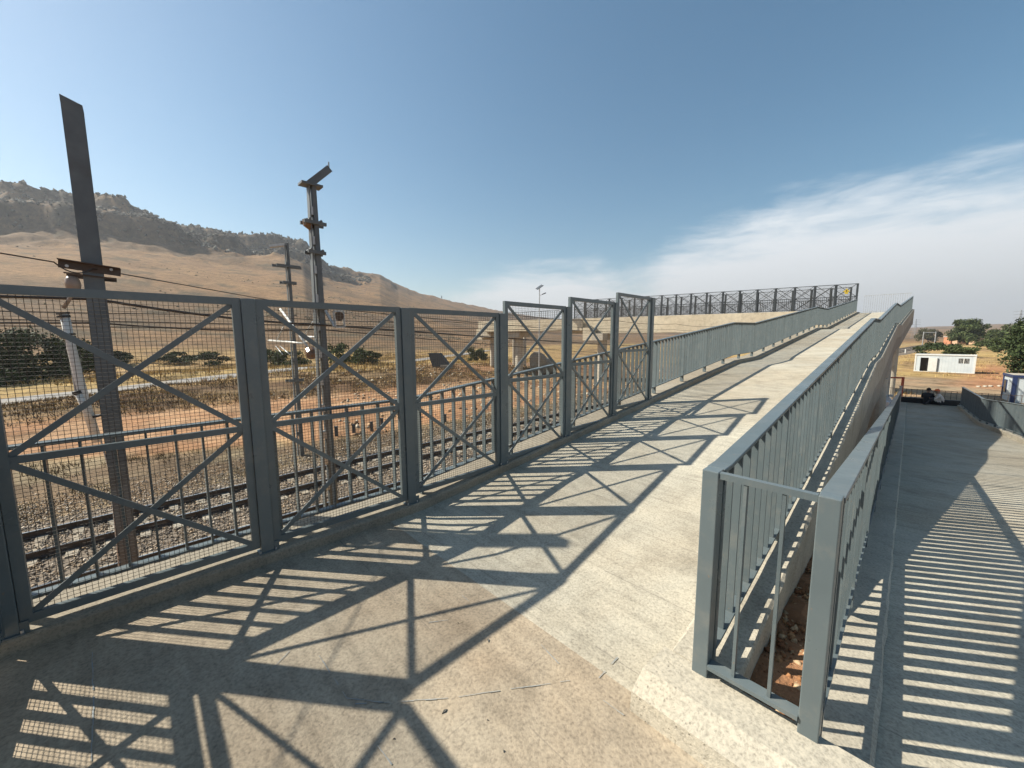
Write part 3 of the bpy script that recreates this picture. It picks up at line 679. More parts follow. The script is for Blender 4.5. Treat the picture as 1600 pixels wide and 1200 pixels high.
for k, (x, y) in enumerate([(526, 668), (553, 665), (581, 660), (597, 654), (696, 647)]):     # short dark marker stubs
    p = W(0, 0); q = at_z(x, y+12, -3.35); p = Vector((q.x, q.y, gz(q.x, q.y)))
    which = ['leftmost', 'second from the left', 'middle', 'fourth from the left', 'rightmost'][k]
    solo('marker_stub', MB().box(p+Z*.15, (.07, 0, 0), (0, .05, 0), Z*.35).box(p+Z*.52, (.085, 0, 0), (0, .065, 0), Z*.02), PAINT_DARK, which+' short dark stub post beside the far track', 'post', 'stub posts by the track', p)

# ------------------------------------------------------------------ overhead line masts
def channel(mb, c0, c1, ax, ay, w, d, t=.012):
    """I-section column between c0 and c1: flanges w wide (along ax), d deep (along ay)"""
    for s_ in (-1, 1): mb.bar(c0+ay*s_*(d/2-t/2), c1+ay*s_*(d/2-t/2), w, t, ax)
    mb.bar(c0, c1, t, d-2*t, ax); return mb
m1 = thing('catenary_mast', 'thick dark steel mast with plain slanted top, nearest the camera at left', 'mast', W(-.21, -5.3, -3.4))
mb = MB(); channel(mb, W(-.21, -5.3, -3.4), W(-.21, -5.3, 3.72), U, N, .128, .18, .010); part('column', mb, MASTM, m1)
part('cap', MB().prism([W(-.275, -5.392, 3.72), W(-.145, -5.392, 3.72), W(-.145, -5.392, 3.73), W(-.275, -5.392, 3.775)], N*.184), MASTM, m1)
br = part('bracket', MB().bar(W(-.41, -5.203, 2.362), W(-.03, -5.203, 2.324), .008, .07, N).bar(W(-.41, -5.18, 2.396), W(-.03, -5.18, 2.358), .05, .008, N).bar(W(-.385, -5.40, 2.286), W(-.065, -5.40, 2.273), .008, .04, N).bar(W(-.385, -5.206, 2.286), W(-.065, -5.206, 2.264), .045, .008, N), RUST, m1)
for k in (-.36, -.09): part('bolt', MB().tube([W(k, -5.215, 2.343), W(k, -5.18, 2.343)], .012, 8), GALV, br)
OP = -5.22
part('insulator', MB().tube([at_o(113, 432, OP), at_o(113, 437, OP), at_o(114, 445, OP), at_o(115, 452, OP), at_o(117, 458, OP)], [.032, .046, .052, .044, .022], 14), BRASS, m1, smooth=True)
part('strut', MB().tube([at_o(117, 456, OP), at_o(112, 462, OP), at_o(99, 482, OP)], .014, 10).tube([at_o(120, 452, OP), at_o(127, 461, OP-.03)], .009, 8), BRASS, m1, smooth=True)
pipe = part('riser_pipe', MB().tube([at_o(100, 489, OP), at_o(111, 540, OP), at_o(131, 622, OP), at_o(152, 690, OP)], [.031, .031, .034, .034], 14), WHITE, m1, smooth=True)
part('riser_pipe', MB().tube([at_o(121, 612, OP+.03), at_o(131, 634, OP+.03), at_o(143, 660, OP+.03)], .024, 12), WHITE, m1, smooth=True)
for (x, y) in ((98, 488), (99, 493), (107, 521), (108, 526), (147, 649)): part('clamp', MB().tube([at_o(x, y, OP), at_o(x+1, y+3, OP)], .043, 12), BLACK, pipe)
part('elbow', MB().tube([at_o(119, 611, OP+.03), at_o(122, 616, OP+.03)], .029, 10), BLACK, pipe)
part('conduit', MB().tube([at_o(107, 545, OP), at_o(118, 612, OP)], .007, 6).tube([at_o(148, 655, OP), at_o(171, 735, OP), at_o(188, 905, OP)], .007, 6), GALV, m1)
part('clamp_band', MB().box(W(-.21, -5.3, 2.12), U*.083, N*.11, Z*.022), RUST, m1)
# battened twin-channel mast
def twin_mast(name, label, s, o, zt, wt=.13, wb=.29, zb=-3.45, batten=.55):
    t = thing(name, label, 'mast', W(s, o, zb)); wd = lambda z: wb+(wt-wb)*(z-zb)/(zt-zb)
    part('column', MB().sweep([[W(s-wd(z)*.5, o-.07, z), W(s-wd(z)*.36, o-.07, z), W(s-wd(z)*.36, o+.07, z), W(s-wd(z)*.5, o+.07, z)] for z in (zb, zt)]), MASTM, t)
    part('column', MB().sweep([[W(s-wd(z)*.06, o-.08, z), W(s+wd(z)*.5, o-.08, z), W(s+wd(z)*.5, o+.08, z), W(s-wd(z)*.06, o+.08, z)] for z in (zb, zt)]), MASTM, t)
    z = zb+1.0
    while z < zt-.2:
        w = wd(z); part('batten', MB().box(W(s-w*.21, o, z), U*(w*.145), N*.066, Z*.075), GALV if o > -15 else MASTM, t); z += batten
    return t
m2 = twin_mast('catenary_mast', 'tall lattice steel mast with an angled jib and pulley frame', 2.70, -8.3, 4.62)
tp = W(2.66, -8.3, 4.64); te = at_o(514, 264, -8.3)
part('jib', MB().bar(tp, te, .10, .13, N), MASTM, m2); part('cap_plate', MB().box(W(2.69, -8.3, 4.63), U*.19, N*.12, Z*.02), MASTM, m2)
part('spike', MB().tube([te-Z*.04, te+Z*.13], .012, 6), MASTM, m2)
for z, w in ((3.93, .40), (3.38, .32), (2.32, .30)):
    b = part('bracket', MB().bar(W(2.70-w*.5, -8.19, z), W(2.70+w*.5, -8.19, z-.01), .05, .06, N).bar(W(2.70-w*.5, -8.42, z+.01), W(2.70+w*.55, -8.42, z), .05, .06, N), MASTM, m2)
    part('bolt', MB().tube([W(2.60, -8.45, z+.04), W(2.60, -8.15, z+.04)], .025, 8), MASTM, b); part('bolt', MB().tube([W(2.80, -8.45, z+.03), W(2.80, -8.15, z+.03)], .025, 8), MASTM, b)
part('insulator', MB().tube([at_o(478, 342, -8.3), at_o(481, 350, -8.3), at_o(487, 358, -8.3)], [.07, .09, .05], 10), BROWNINS, m2)
fr = [at_o(521, 486, -8.1), at_o(536, 486, -8.1), at_o(538, 511, -8.1), at_o(524, 511, -8.1)]
part('pulley_frame', MB().bar(fr[0], fr[1], .05, .03, N).bar(fr[1], fr[2], .05, .03, N).bar(fr[2], fr[3], .05, .03, N).bar(fr[3], fr[0], .05, .03, N).bar(at_o(508, 485, -8.2), at_o(523, 511, -8.1), .05, .05, N), GALV, m2)
part('pulley', MB().tube([at_o(530, 494, -8.13), at_o(530, 494, -8.05)], .09, 14), RUST, m2)
def cant(parts_, t, s):
    for nm, pts, r, mt in parts_: part(nm, MB().tube([at_s(x, y, s) for x, y in pts], r, 8), mt, t, smooth=True)
cant([('cantilever_tube', [(438, 483), (462, 515), (481, 543)], .026, WHITE), ('cantilever_tube', [(420, 532), (448, 534), (476, 537)], .024, WHITE),
      ('tie_tube', [(443, 511), (432, 533)], .018, GALV), ('tie_tube', [(489, 503), (475, 526)], .016, GALV), ('tie_tube', [(476, 526), (495, 527)], .022, WHITE),
      ('tie_tube', [(478, 533), (488, 533), (496, 540)], .022, WHITE), ('steady_arm', [(431, 541), (442, 554)], .012, GALV), ('steady_arm', [(438, 541), (453, 554)], .012, GALV)], m2, 2.7)
part('insulator', MB().tube([at_s(483, 546, 2.7), at_s(485, 549, 2.7), at_s(488, 554, 2.7), at_s(490, 556, 2.7)], [.06, .12, .12, .05], 12), BROWNINS, m2)
m3 = twin_mast('catenary_mast', 'slimmer steel mast with a flat arm, standing beyond the far track', 4.88, -18.42, 5.65, .14, .26, -3.4, .8)
part('jib', MB().bar(W(4.95, -18.42, 5.62), W(4.35, -18.75, 5.50), .16, .10), GALV, m3)
for z, w in ((4.72, .55), (4.05, .32), (-.05, .36)): part('bracket', MB().bar(W(4.88-w*.8, -18.3, z), W(4.88+w*.8, -18.3, z), .06, .10, N).bar(W(4.88-w, -18.55, z), W(4.88+w, -18.55, z), .06, .10, N), MASTM, m3)
m4 = twin_mast('catenary_mast', 'distant grey line mast standing beyond the right hand yard', 118, toff(118)+4.4, 5.2, .25, .35, -3.6, 1.2)
part('jib', MB().bar(W(118, toff(118)+4.4, 4.2), W(118, toff(118)+.9, 4.0), .12, .12), GALV, m4)

def wire(name, pts, r, label, sag=0.0, n=24):
    P = []
    for a, b in zip(pts[:-1], pts[1:]):
        for k in range(n): t = k/n; P.append(a.lerp(b, t)-Z*(sag*4*t*(1-t)))
    P.append(pts[-1]); solo(name, MB().tube(P, r, 5), CABLE, label, 'wire', 'overhead wires', pts[0])
P1 = W(-.21, -5.17, 2.335); d1 = Vector((-.035, 1, 0))
wire('feeder_wire', [P1-d1*16+Z*.15, P1-d1*.3, P1, P1+d1*62-Z*.1], .0055, 'dark feeder wire slung from the bracket of the nearest mast', .06)
def along(lat, z, s0=-14, s1=150): return [W(s, toff(s)+lat, z) for s in np.arange(s0, s1, 8)]
wire('contact_wire', along(1.75, 2.05), .009, 'contact wire above the nearer track', 0, 2)
wire('contact_wire', along(-1.75, 2.02), .009, 'contact wire above the farther track', 0, 2)
wire('carrier_wire', along(1.80, 2.62), .011, 'carrier wire strung higher above the nearer track', .10, 6)
wire('carrier_wire', along(-1.80, 2.45), .011, 'carrier wire strung higher above the farther track', .10, 6)
wire('anchor_cable', [W(-9, -8.25, 2.30), W(-.33, -8.2, 2.28), W(2.7, -8.15, 1.98), W(30, -15.5, 1.05), W(62, -19.5, .4)], .020, 'thick anchor cable running from mast to mast and sloping away', .06, 10)
wire('anchor_cable', [W(-9, -8.4, 1.98), W(-.33, -8.42, 1.95), W(2.7, -8.42, 1.9), W(30, -17.5, .35), W(60, -22, -.8)], .012, 'thin lower cable sloping away below the anchor cable', .06, 10)
wire('guard_wire', [W(2.7, -8.4, 2.34), W(34, -18.0, 2.2)], .010, 'thin wire leaving the bracket beside the pulley frame', .15, 20)

# ------------------------------------------------------------------ bridge over the line, with its dark screens
B0 = Vector((29.3, 33.4, 0)); B1 = Vector((6.4, 48.3, 0)); BD = (B1-B0).normalized(); BP = Vector((-BD.y, BD.x, 0))
if BP.y < 0: BP = -BP
span = thing('footbridge_span', 'cream concrete footbridge crossing the railway at the top of the ramp', 'footbridge', (18, 40, 0))
L = (B1-B0).length
def bbox(p, a0, a1, b0, b1, z0, z1): return MB().hexa([p+BD*a+BP*b+Z*z for z in (z0, z1) for a, b in ((a0, b0), (a1, b0), (a1, b1), (a0, b1))])
part('deck', bbox(B0, 0, L, .25, 3.0, 3.45, 3.78), DECK, span)
part('parapet_girder', bbox(B0, 0, L, 0, .248, 2.24, 4.05), CREAM, span); part('parapet_girder', bbox(B0, 0, L, 3.002, 3.25, 2.24, 4.05), CREAM, span)
def pier(t, px, fwd_, zc, half=2.2, rad=.55, box=True):
    p = at_depth(px, 540, fwd_); p.z = 0; g = gz(p.x, p.y)
    c = part('crosshead', MB().box(p+Z*(zc-.4), BP*1.7, BD*.65, Z*.395), PIERC, t)
    if box: part('bearing_block', MB().box(p+BD*1.25+Z*(zc-.05), BD*.55, BP*1.6, Z*.75), CREAM, t)
    part('column', MB().tube([p+Z*(g-.4), p+Z*(zc-.797)], rad, 20), PIERC, t)
pier(span, 941, 45.6, 2.235)
far = thing('far_ramp', 'cream concrete ramp on columns on the far side of the railway', 'ramp', (0, 50, 0))
A2 = Vector((8.3, 46.2, 0)); B2 = Vector((-4.6, 53.6, 0)); D2 = (B2-A2).normalized(); P2 = Vector((-D2.y, D2.x, 0)); P2 = P2 if P2.y > 0 else -P2
def bbox2(a0, a1, b0, b1, z0, z1): return MB().hexa([A2+D2*a+P2*b+Z*z for z in (z0, z1) for a, b in ((a0, b0), (a1, b0), (a1, b1), (a0, b1))])
L2 = (B2-A2).length
part('parapet_girder', bbox2(0, L2, 0, .3, 2.62, 4.02), CREAM, far); part('deck', bbox2(0, L2, .302, 3.0, 2.9, 3.3), DECK, far); part('parapet_girder', bbox2(0, L2, 3.002, 3.3, 2.62, 4.02), CREAM, far)
for px, dp, rad in ((811, 52.4, .55), (769, 56, .30)):
    p = at_depth(px, 540, dp); p.z = 0; g = gz(p.x, p.y)
    part('crosshead', MB().box(p+Z*2.22, P2*1.6, D2*.9, Z*.395), PIERC, far); part('column', MB().tube([p+Z*(g-.4), p+Z*1.823], rad, 18), PIERC, far)
    part('bearing_block', MB().box(p+D2*1.2+Z*2.3, D2*.5, P2*1.5, Z*.75), CREAM, far)
for px, dp in ((803, 60), (820, 60)):
    p = at_depth(px, 540, dp); p.z = 0; g = gz(p.x, p.y); part('column', MB().tube([p+Z*(g-.4), p+Z*2.615], .25, 14), PIERC, far)
def rail_far():
    t = thing('baluster_railing', 'low dark railing on the far ramp beyond the railway', 'railing', A2+D2*3+Z*4.02); q = A2+P2*.15
    part('handrail', MB().bar(q+D2*3+Z*5.05, q+D2*L2+Z*5.05, .07, .05), PAINT_DARK, t); part('bottom_rail', MB().bar(q+D2*3+Z*4.12, q+D2*L2+Z*4.12, .05, .04), PAINT_DARK, t)
    x = 3.0; me = MB().box((0, 0, .46), D2*.02, P2*.02, Z*.46).mesh('baluster'); me.materials.append(PAINT_DARK)
    while x < L2: link('baluster', me, None, t, q+D2*x+Z*4.1-Vector(t.location)); x += .3
rail_far()
def dark_fence(off, label, n, group=None):
    t = thing('mesh_screen_fence', label, 'fence', B0+BP*off+Z*4.05); q = B0+BP*off; pw = 1.44; zb = 4.10; zt = 6.22; bars = MB()
    for i in range(n):
        a = q+BD*(.05+pw*i); b = a+BD*pw
        screen_panel(t, a, b, zb, zt, 5.15, PAINT_DARK, .05, .045, .04, (.055, .055, .0032))
        part('fence_post', MB().box(a+Z*(zt+4.05)/2, BD*.046, BP*.05, Z*((zt-4.05)/2)), PAINT_DARK, t)
        for k in range(1, 10): bars.bar(a+BD*(pw*k/10)+BP*.12+Z*4.1, a+BD*(pw*k/10)+BP*.12+Z*5.15, .03, .03, BD)
    part('fence_post', MB().box(q+BD*(.05+pw*n)+Z*(zt+4.05)/2, BD*.046, BP*.05, Z*((zt-4.05)/2)), PAINT_DARK, t)
    bars.bar(q+BD*.05+BP*.12+Z*5.17, q+BD*(pw*n)+BP*.12+Z*5.17, .06, .04); part('inner_bars', bars, PAINT_DARK, t, 'stuff')
    return t
df = dark_fence(.12, 'dark cross braced mesh fence on the near edge of the bridge', 18)
dark_fence(3.12, 'dark mesh fence on the far edge of the bridge, seen through the near one', 18)
c = B0+BD*.78+BP*.04+Z*5.62
sg = solo('warning_sign', MB().prism([c+BD*x+Z*y for x, y in ((-.24, -.02), (-.08, .10), (0, .25), (.08, .10), (.24, -.02), (.12, -.08), (.12, -.25), (-.12, -.25), (-.12, -.08))], -BP*.012), YELL, 'yellow warning sign on the last screen panel of the bridge', 'sign', None, c)
part('symbol', MB().prism([c-BP*.016+BD*x+Z*y for x, y in ((.04, .14), (-.06, -.02), (-.01, -.02), (-.05, -.16), (.06, .03), (.01, .03))], -BP*.003), BLACK, sg)
def top_barrier():
    a = W(46.6, -3.3, upz(46)+.03); b = W(46.6, oR(44)-.1, upz(46)+.03); t = thing('bar_barrier', 'thin bar barrier closing the top of the climbing ramp', 'barrier', a); d = (b-a).normalized(); Lb = (b-a).length
    part('rail', MB().bar(a+Z*1.5, b+Z*1.5, .03, .03), GALV, t); part('rail', MB().bar(a+Z*.1, b+Z*.1, .03, .03), GALV, t)
    me = MB().box((0, 0, .75), d*.009, Vector((-d.y, d.x, 0))*.009, Z*.75).mesh('bar'); me.materials.append(GALV); x = 0
    while x <= Lb: link('bar', me, None, t, d*x); x += .14
top_barrier()

# solar street lamp
def solar_lamp():
    b = at_depth(841.5, 565, 46); g = gz(b.x, b.y); b.z = g-.1; top = at_depth(843, 452, 46); b.x = top.x; b.y = top.y
    t = thing('solar_street_lamp', 'solar street lamp on a thin pole in front of the far ramp', 'street lamp', b)
    part('pole', MB().tube([b, b+Z*2.0, top], [.10, .085, .05], 10), GALV, t)
    x = Vector((1, .15, 0)).normalized(); n_ = Vector((-.55, -.25, .8)).normalized(); x = (x-n_*x.dot(n_)).normalized(); y = n_.cross(x)
    pc = top+Z*.25
    pn = part('solar_panel', MB().box(pc, x*.42, y*.62, n_*.025), PAINT_DARK, t)
    for k in (-1, 1): part('cell_field', MB().box(pc-n_*.03+x*k*.2, x*.17, y*.55, n_*.004), GLASSD, pn)
    part('bracket', MB().bar(top-Z*.3, pc-n_*.03, .06, .06), GALV, t)
    arm = top-Z*.75; part('arm', MB().bar(arm, arm+Vector((.45, 0, .2)), .05, .05), GALV, t); part('lamp_head', MB().box(arm+Vector((.55, 0, .24)), (.22, 0, .09), (0, .1, 0), (-.02, 0, .045)), PAINT_DARK, t)
solar_lamp()
# culvert headwall and a lump of broken concrete by the far ramp
def culvert():
    p = at_z(688, 584, -3.1); p.z = gz(p.x, p.y); t = thing('culvert_headwall', 'dark slanting concrete headwall standing in the dirt beside the road', 'wall', p)
    part('slab', MB().prism([p+Vector((x, 0, z)) for x, z in ((-1.6, 2.0), (-.1, 2.0), (1.25, .25), (1.25, -.3), (-.9, -.3), (-1.3, .9))], (.25, .5, 0)), PAINT_DARK, t)
    part('footing', MB().box(p+Vector((.9, -.1, .05)), (.8, 0, 0), (0, .5, 0), Z*.3), WALLC, t)
culvert()
def lump(x, y, dp, sc, label, name='concrete_lump', mat=None):
    p = at_depth(x, y, dp); p.z = gz(p.x, p.y); bm = bmesh.new(); bmesh.ops.create_icosphere(bm, subdivisions=3, radius=1)
    for v in bm.verts:
        q = v.co; k = 1+.28*math.sin(q.x*3.1+q.y*2)*math.cos(q.z*2.7+1)+.08*random.uniform(-1, 1); v.co = Vector((q.x*sc[0]*k, q.y*sc[1]*k, q.z*sc[2]*k))
    me = bpy.data.meshes.new(name); bm.to_mesh(me); bm.free(); o = link(name, me, mat or WALLC, None, p+Z*sc[2]*.55); tag(o, label, 'rubble'); return o
lump(846, 548, 55, (1.7, 1.2, 1.6), 'grey rounded lump of broken concrete under the far ramp, behind the lamp pole')
for k, (x, y) in enumerate([(1530, 597), (1540, 600), (1549, 596), (1562, 601)]):
    lump(x, y, 38.5, (.17, .16, .10), ['leftmost', 'second', 'third', 'rightmost'][k]+' of four pale stones lying in the yard near the cabins', 'pale_stone', KERB)

# ------------------------------------------------------------------ right hand yard
def cabin(name, label, A, B, depth, h, trim, panel, gnd):
    """site cabin: front face from A to B (plan), depth away from the camera"""
    A = Vector((A.x, A.y, gnd)); B = Vector((B.x, B.y, gnd)); x = (B-A).normalized(); y = Vector((-x.y, x.x, 0)); y = y if y.dot(A) > 0 else -y; Lc = (B-A).length
    t = thing(name, label, 'cabin', (A+B)/2)
    P_ = lambda a, b, z: A+x*a+y*b+Z*z
    def bx(a0, a1, b0, b1, z0, z1): return MB().hexa([P_(a, b, z) for z in (z0, z1) for a, b in ((a0, b0), (a1, b0), (a1, b1), (a0, b1))])
    return t, bx, Lc
ca = at_z(1428, 578.5, -3.2); cb = ca+Vector((.63, -.777, 0))*5.75; g1 = min(gz(ca.x, ca.y), gz(cb.x, cb.y))
t, bx, Lc = cabin('site_cabin', 'long white site cabin with an open door and a barred window', ca, cb, 2.4, 2.5, WHITE, CABIN, g1-.02)
part('wall', bx(.0, .55, 0, 2.4, 0, 2.4), CABIN, t); part('wall', bx(1.35, 4.2, 0, 2.4, .0, 2.4), CABIN, t); part('wall', bx(5.2, Lc, 0, 2.4, 0, 2.4), CABIN, t)
part('wall', bx(4.2, 5.2, 0, 2.4, 0, 1.35), CABIN, t); part('wall', bx(4.2, 5.2, 0, 2.4, 2.05, 2.4), CABIN, t); part('wall', bx(.55, 1.35, 0, 2.4, 2.05, 2.4), CABIN, t)
part('room', bx(.552, 1.348, .6, 2.35, .02, 2.04), GLASSD, t); w = part('window', bx(4.202, 5.198, .10, .15, 1.352, 2.048), GLASSD, t)
part('window_frame', bx(4.66, 4.74, -.02, .098, 1.352, 2.048), WHITE, w)
for k in range(8):
    if k == 4: continue
    part('window_bar', bx(4.24+k*.125, 4.265+k*.125, .0, .03, 1.352, 2.048), WHITE, w)
part('door', bx(1.36, 2.22, -.09, -.04, .08, 2.02), WHITE, t); part('door_edge', bx(2.222, 2.29, -.16, -.03, .08, 2.02), PAINT_DARK, t)
part('roof', bx(-.06, Lc+.06, -.08, 2.5, 2.402, 2.55), WHITE, t); part('corner_trim', bx(-.04, .12, -.04, -.002, 0, 2.4), WHITE, t); part('corner_trim', bx(Lc-.14, Lc+.04, -.04, -.002, 0, 2.4), WHITE, t)
part('base_rail', bx(0, Lc, -.05, -.003, -.1, .1), WHITE, t)
for k in range(12): part('panel_joint', bx(2.4+k*.3, 2.412+k*.3, -.006, -.001, .1, 1.3 if 4.1 < 2.4+k*.3 < 5.3 else 2.4), GALV, t) if 2.4+k*.3 < Lc-.2 else None
# blue and white cabin
kc = at_depth(1579, 632, 29.5); ke = kc+Vector((.75, -.66, 0))*5; g2 = gz(kc.x, kc.y)
t, bx, Lc = cabin('site_cabin', 'white cabin with blue corner trim at the right edge', kc, ke, 3, 2.3, BLUE, CABIN, g2-.35)
Lc = 6.0; Dc = 2.6
part('wall', bx(0, Lc, 0, Dc, 0, 2.35), CABIN, t); part('roof', bx(-.05, Lc+.05, -.05, Dc+.05, 2.352, 2.42), KERB, t)
part('roof_trim', bx(-.07, Lc+.07, -.075, -.052, 2.25, 2.44), BLUE, t); part('roof_trim', bx(-.09, -.065, -.07, Dc+.07, 2.25, 2.44), BLUE, t)
part('corner_trim', bx(-.06, .16, -.06, -.002, 0, 2.25), BLUE, t); part('corner_trim', bx(-.062, -.002, -.002, .14, 0, 2.25), BLUE, t); part('corner_trim', bx(-.06, -.002, Dc-.12, Dc+.02, 0, 2.25), BLUE, t)
w = part('window', bx(-.05, -.002, 1.55, 2.25, .95, 1.95), BLUE, t); part('pane', bx(-.06, -.052, 1.62, 2.18, 1.0, 1.9), GLASSD, w)
part('door', bx(-.03, -.002, .3, 1.1, .05, 2.0), CABIN, t)
for k in range(1, 14): part('panel_joint', bx(.1+k*.42, .115+k*.42, -.006, -.001, .05, 2.3), GALV, t)
# bar fence round the yard
def yard_fence(o0, o1, s, label):
    p = W(s, o0); t = thing('bar_fence', label, 'fence', Vector((p.x, p.y, gz(p.x, p.y)))); org = Vector(t.location); me = MB().box((0, 0, .55), U*.011, N*.011, Z*.6).mesh('bar'); me.materials.append(RUST)
    o = o0; pts = []
    while o < o1:
        q = W(s, o); q.z = gz(q.x, q.y); link('bar', me, None, t, q-org); pts.append(q); o += .24
    for a, b in zip(pts[::8], pts[8::8]): part('rail', MB().bar(a+Z*1.12, b+Z*1.12, .025, .025).bar(a+Z*.12, b+Z*.12, .02, .02), RUST, t)
yard_fence(-1.5, 16, 35.5, 'thin rusty bar fence along the yard behind the end of the lower ramp')
# red frame, gate post, beam
p = at_depth(1407, 628, 26); p.z = gz(p.x, p.y); q = p-Vector((1.6, -.35, 0)); q.z = gz(q.x, q.y)
t = thing('red_frame', 'red painted steel frame standing behind the parked car', 'frame', p)
part('post', MB().bar(p-Z*.1, Vector((p.x, p.y, -.95)), .10, .10), REDP, t); part('post', MB().bar(q-Z*.1, Vector((q.x, q.y, -.95)), .10, .10), REDP, t)
part('crossbar', MB().bar(Vector((q.x, q.y, -1.0)), Vector((p.x-.05, p.y, -1.0)), .09, .09), REDP, t); part('lug', MB().box((q+p)*.5+Z*(-.88-(q+p).z/2), (.06, 0, 0), (0, .03, 0), Z*.08), REDP, t)
gp = W(27.25, -.25, loz(27)+.05); t = thing('gate_post', 'pale galvanised gate post at the foot of the lower railing', 'post', gp)
part('post', MB().box(gp+Z*.6, U*.05, N*.05, Z*.65), GALV, t); part('stay', MB().bar(gp+U*.06+Z*1.1, gp+U*.7+Z*.0, .05, .05), GALV, t); part('top_plate', MB().box(gp+Z*1.265, U*.07, N*.07, Z*.014), GALV, t)
bz = -2.085
solo('timber_beam', MB().bar(W(32.3, -.25, bz+.02), W(32.5, 2.15, bz+.02), .24, .5), BLACK, 'long dark beam lying across the foot of the lower ramp', 'beam', None, W(32.3, 0, bz-.2))
# parked car under the ramp
def car(org, hd):
    x = Vector((math.cos(hd), math.sin(hd), 0)); y = Vector((-x.y, x.x, 0)); P_ = lambda a, b, z: org+x*a+y*b+Z*z
    t = thing('parked_car', 'silver car parked under the ramp, half hidden by a column', 'car', org)
    prof = [(-2.1, .45), (-2.12, .8), (-2.0, .95), (-1.2, 1.0), (1.0, .98), (1.9, .86), (2.12, .68), (2.12, .35), (-2.0, .3)]
    sec = [[P_(a*k, b, z if z < .6 else z*kz) for a, z in prof] for b, k, kz in ((-.86, .97, .97), (-.80, 1, 1), (.80, 1, 1), (.86, .97, .97))]
    body = part('body', MB().sweep(sec), SILVER, t)
    cab = [(-1.55, .98), (-1.15, 1.40), (-.2, 1.47), (.45, 1.42), (1.15, .97)]
    part('glasshouse', MB().sweep([[P_(a, b*(1 if z < 1.1 else .86), z-.01) for a, z in cab] for b in (-.74, .74)]), GLASSD, t)
    part('roof', MB().sweep([[P_(a, b, z) for a, z in ((-1.12, 1.40), (-.2, 1.475), (.42, 1.43), (.40, 1.46), (-.2, 1.51), (-1.14, 1.44))] for b in (-.66, .66)]), SILVER, t)
    for b in (-1, 1):
        part('pillar', MB().bar(P_(1.13, b*.73, .97), P_(.44, b*.645, 1.42), .07, .06), SILVER, t); part('pillar', MB().bar(P_(-.2, b*.745, .98), P_(-.2, b*.645, 1.46), .07, .04), SILVER, t)
        part('headlight', MB().box(P_(2.08, b*.62, .72), x*.05, y*.16, Z*.07), WHITE, t); part('mirror', MB().box(P_(.85, b*.93, 1.02), x*.06, y*.09, Z*.06), SILVER, t)
        for a in (-1.3, 1.35):
            w_ = part('wheel', MB().tube([P_(a, b*.70, .31), P_(a, b*.87, .31)], .31, 20), BLACK, t); part('rim', MB().tube([P_(a, b*.872, .31), P_(a, b*.885, .31)], .19, 12), GALV, w_)
    part('bumper', MB().box(P_(2.13, 0, .42), x*.05, y*.8, Z*.1), BLACK, t); part('grille', MB().box(P_(2.125, 0, .66), x*.03, y*.35, Z*.06), BLACK, t)
cp = W(30.6, -1.75); cp.z = gz(cp.x, cp.y)+.02
car(cp, math.atan2(-U.y, -U.x)+.25)

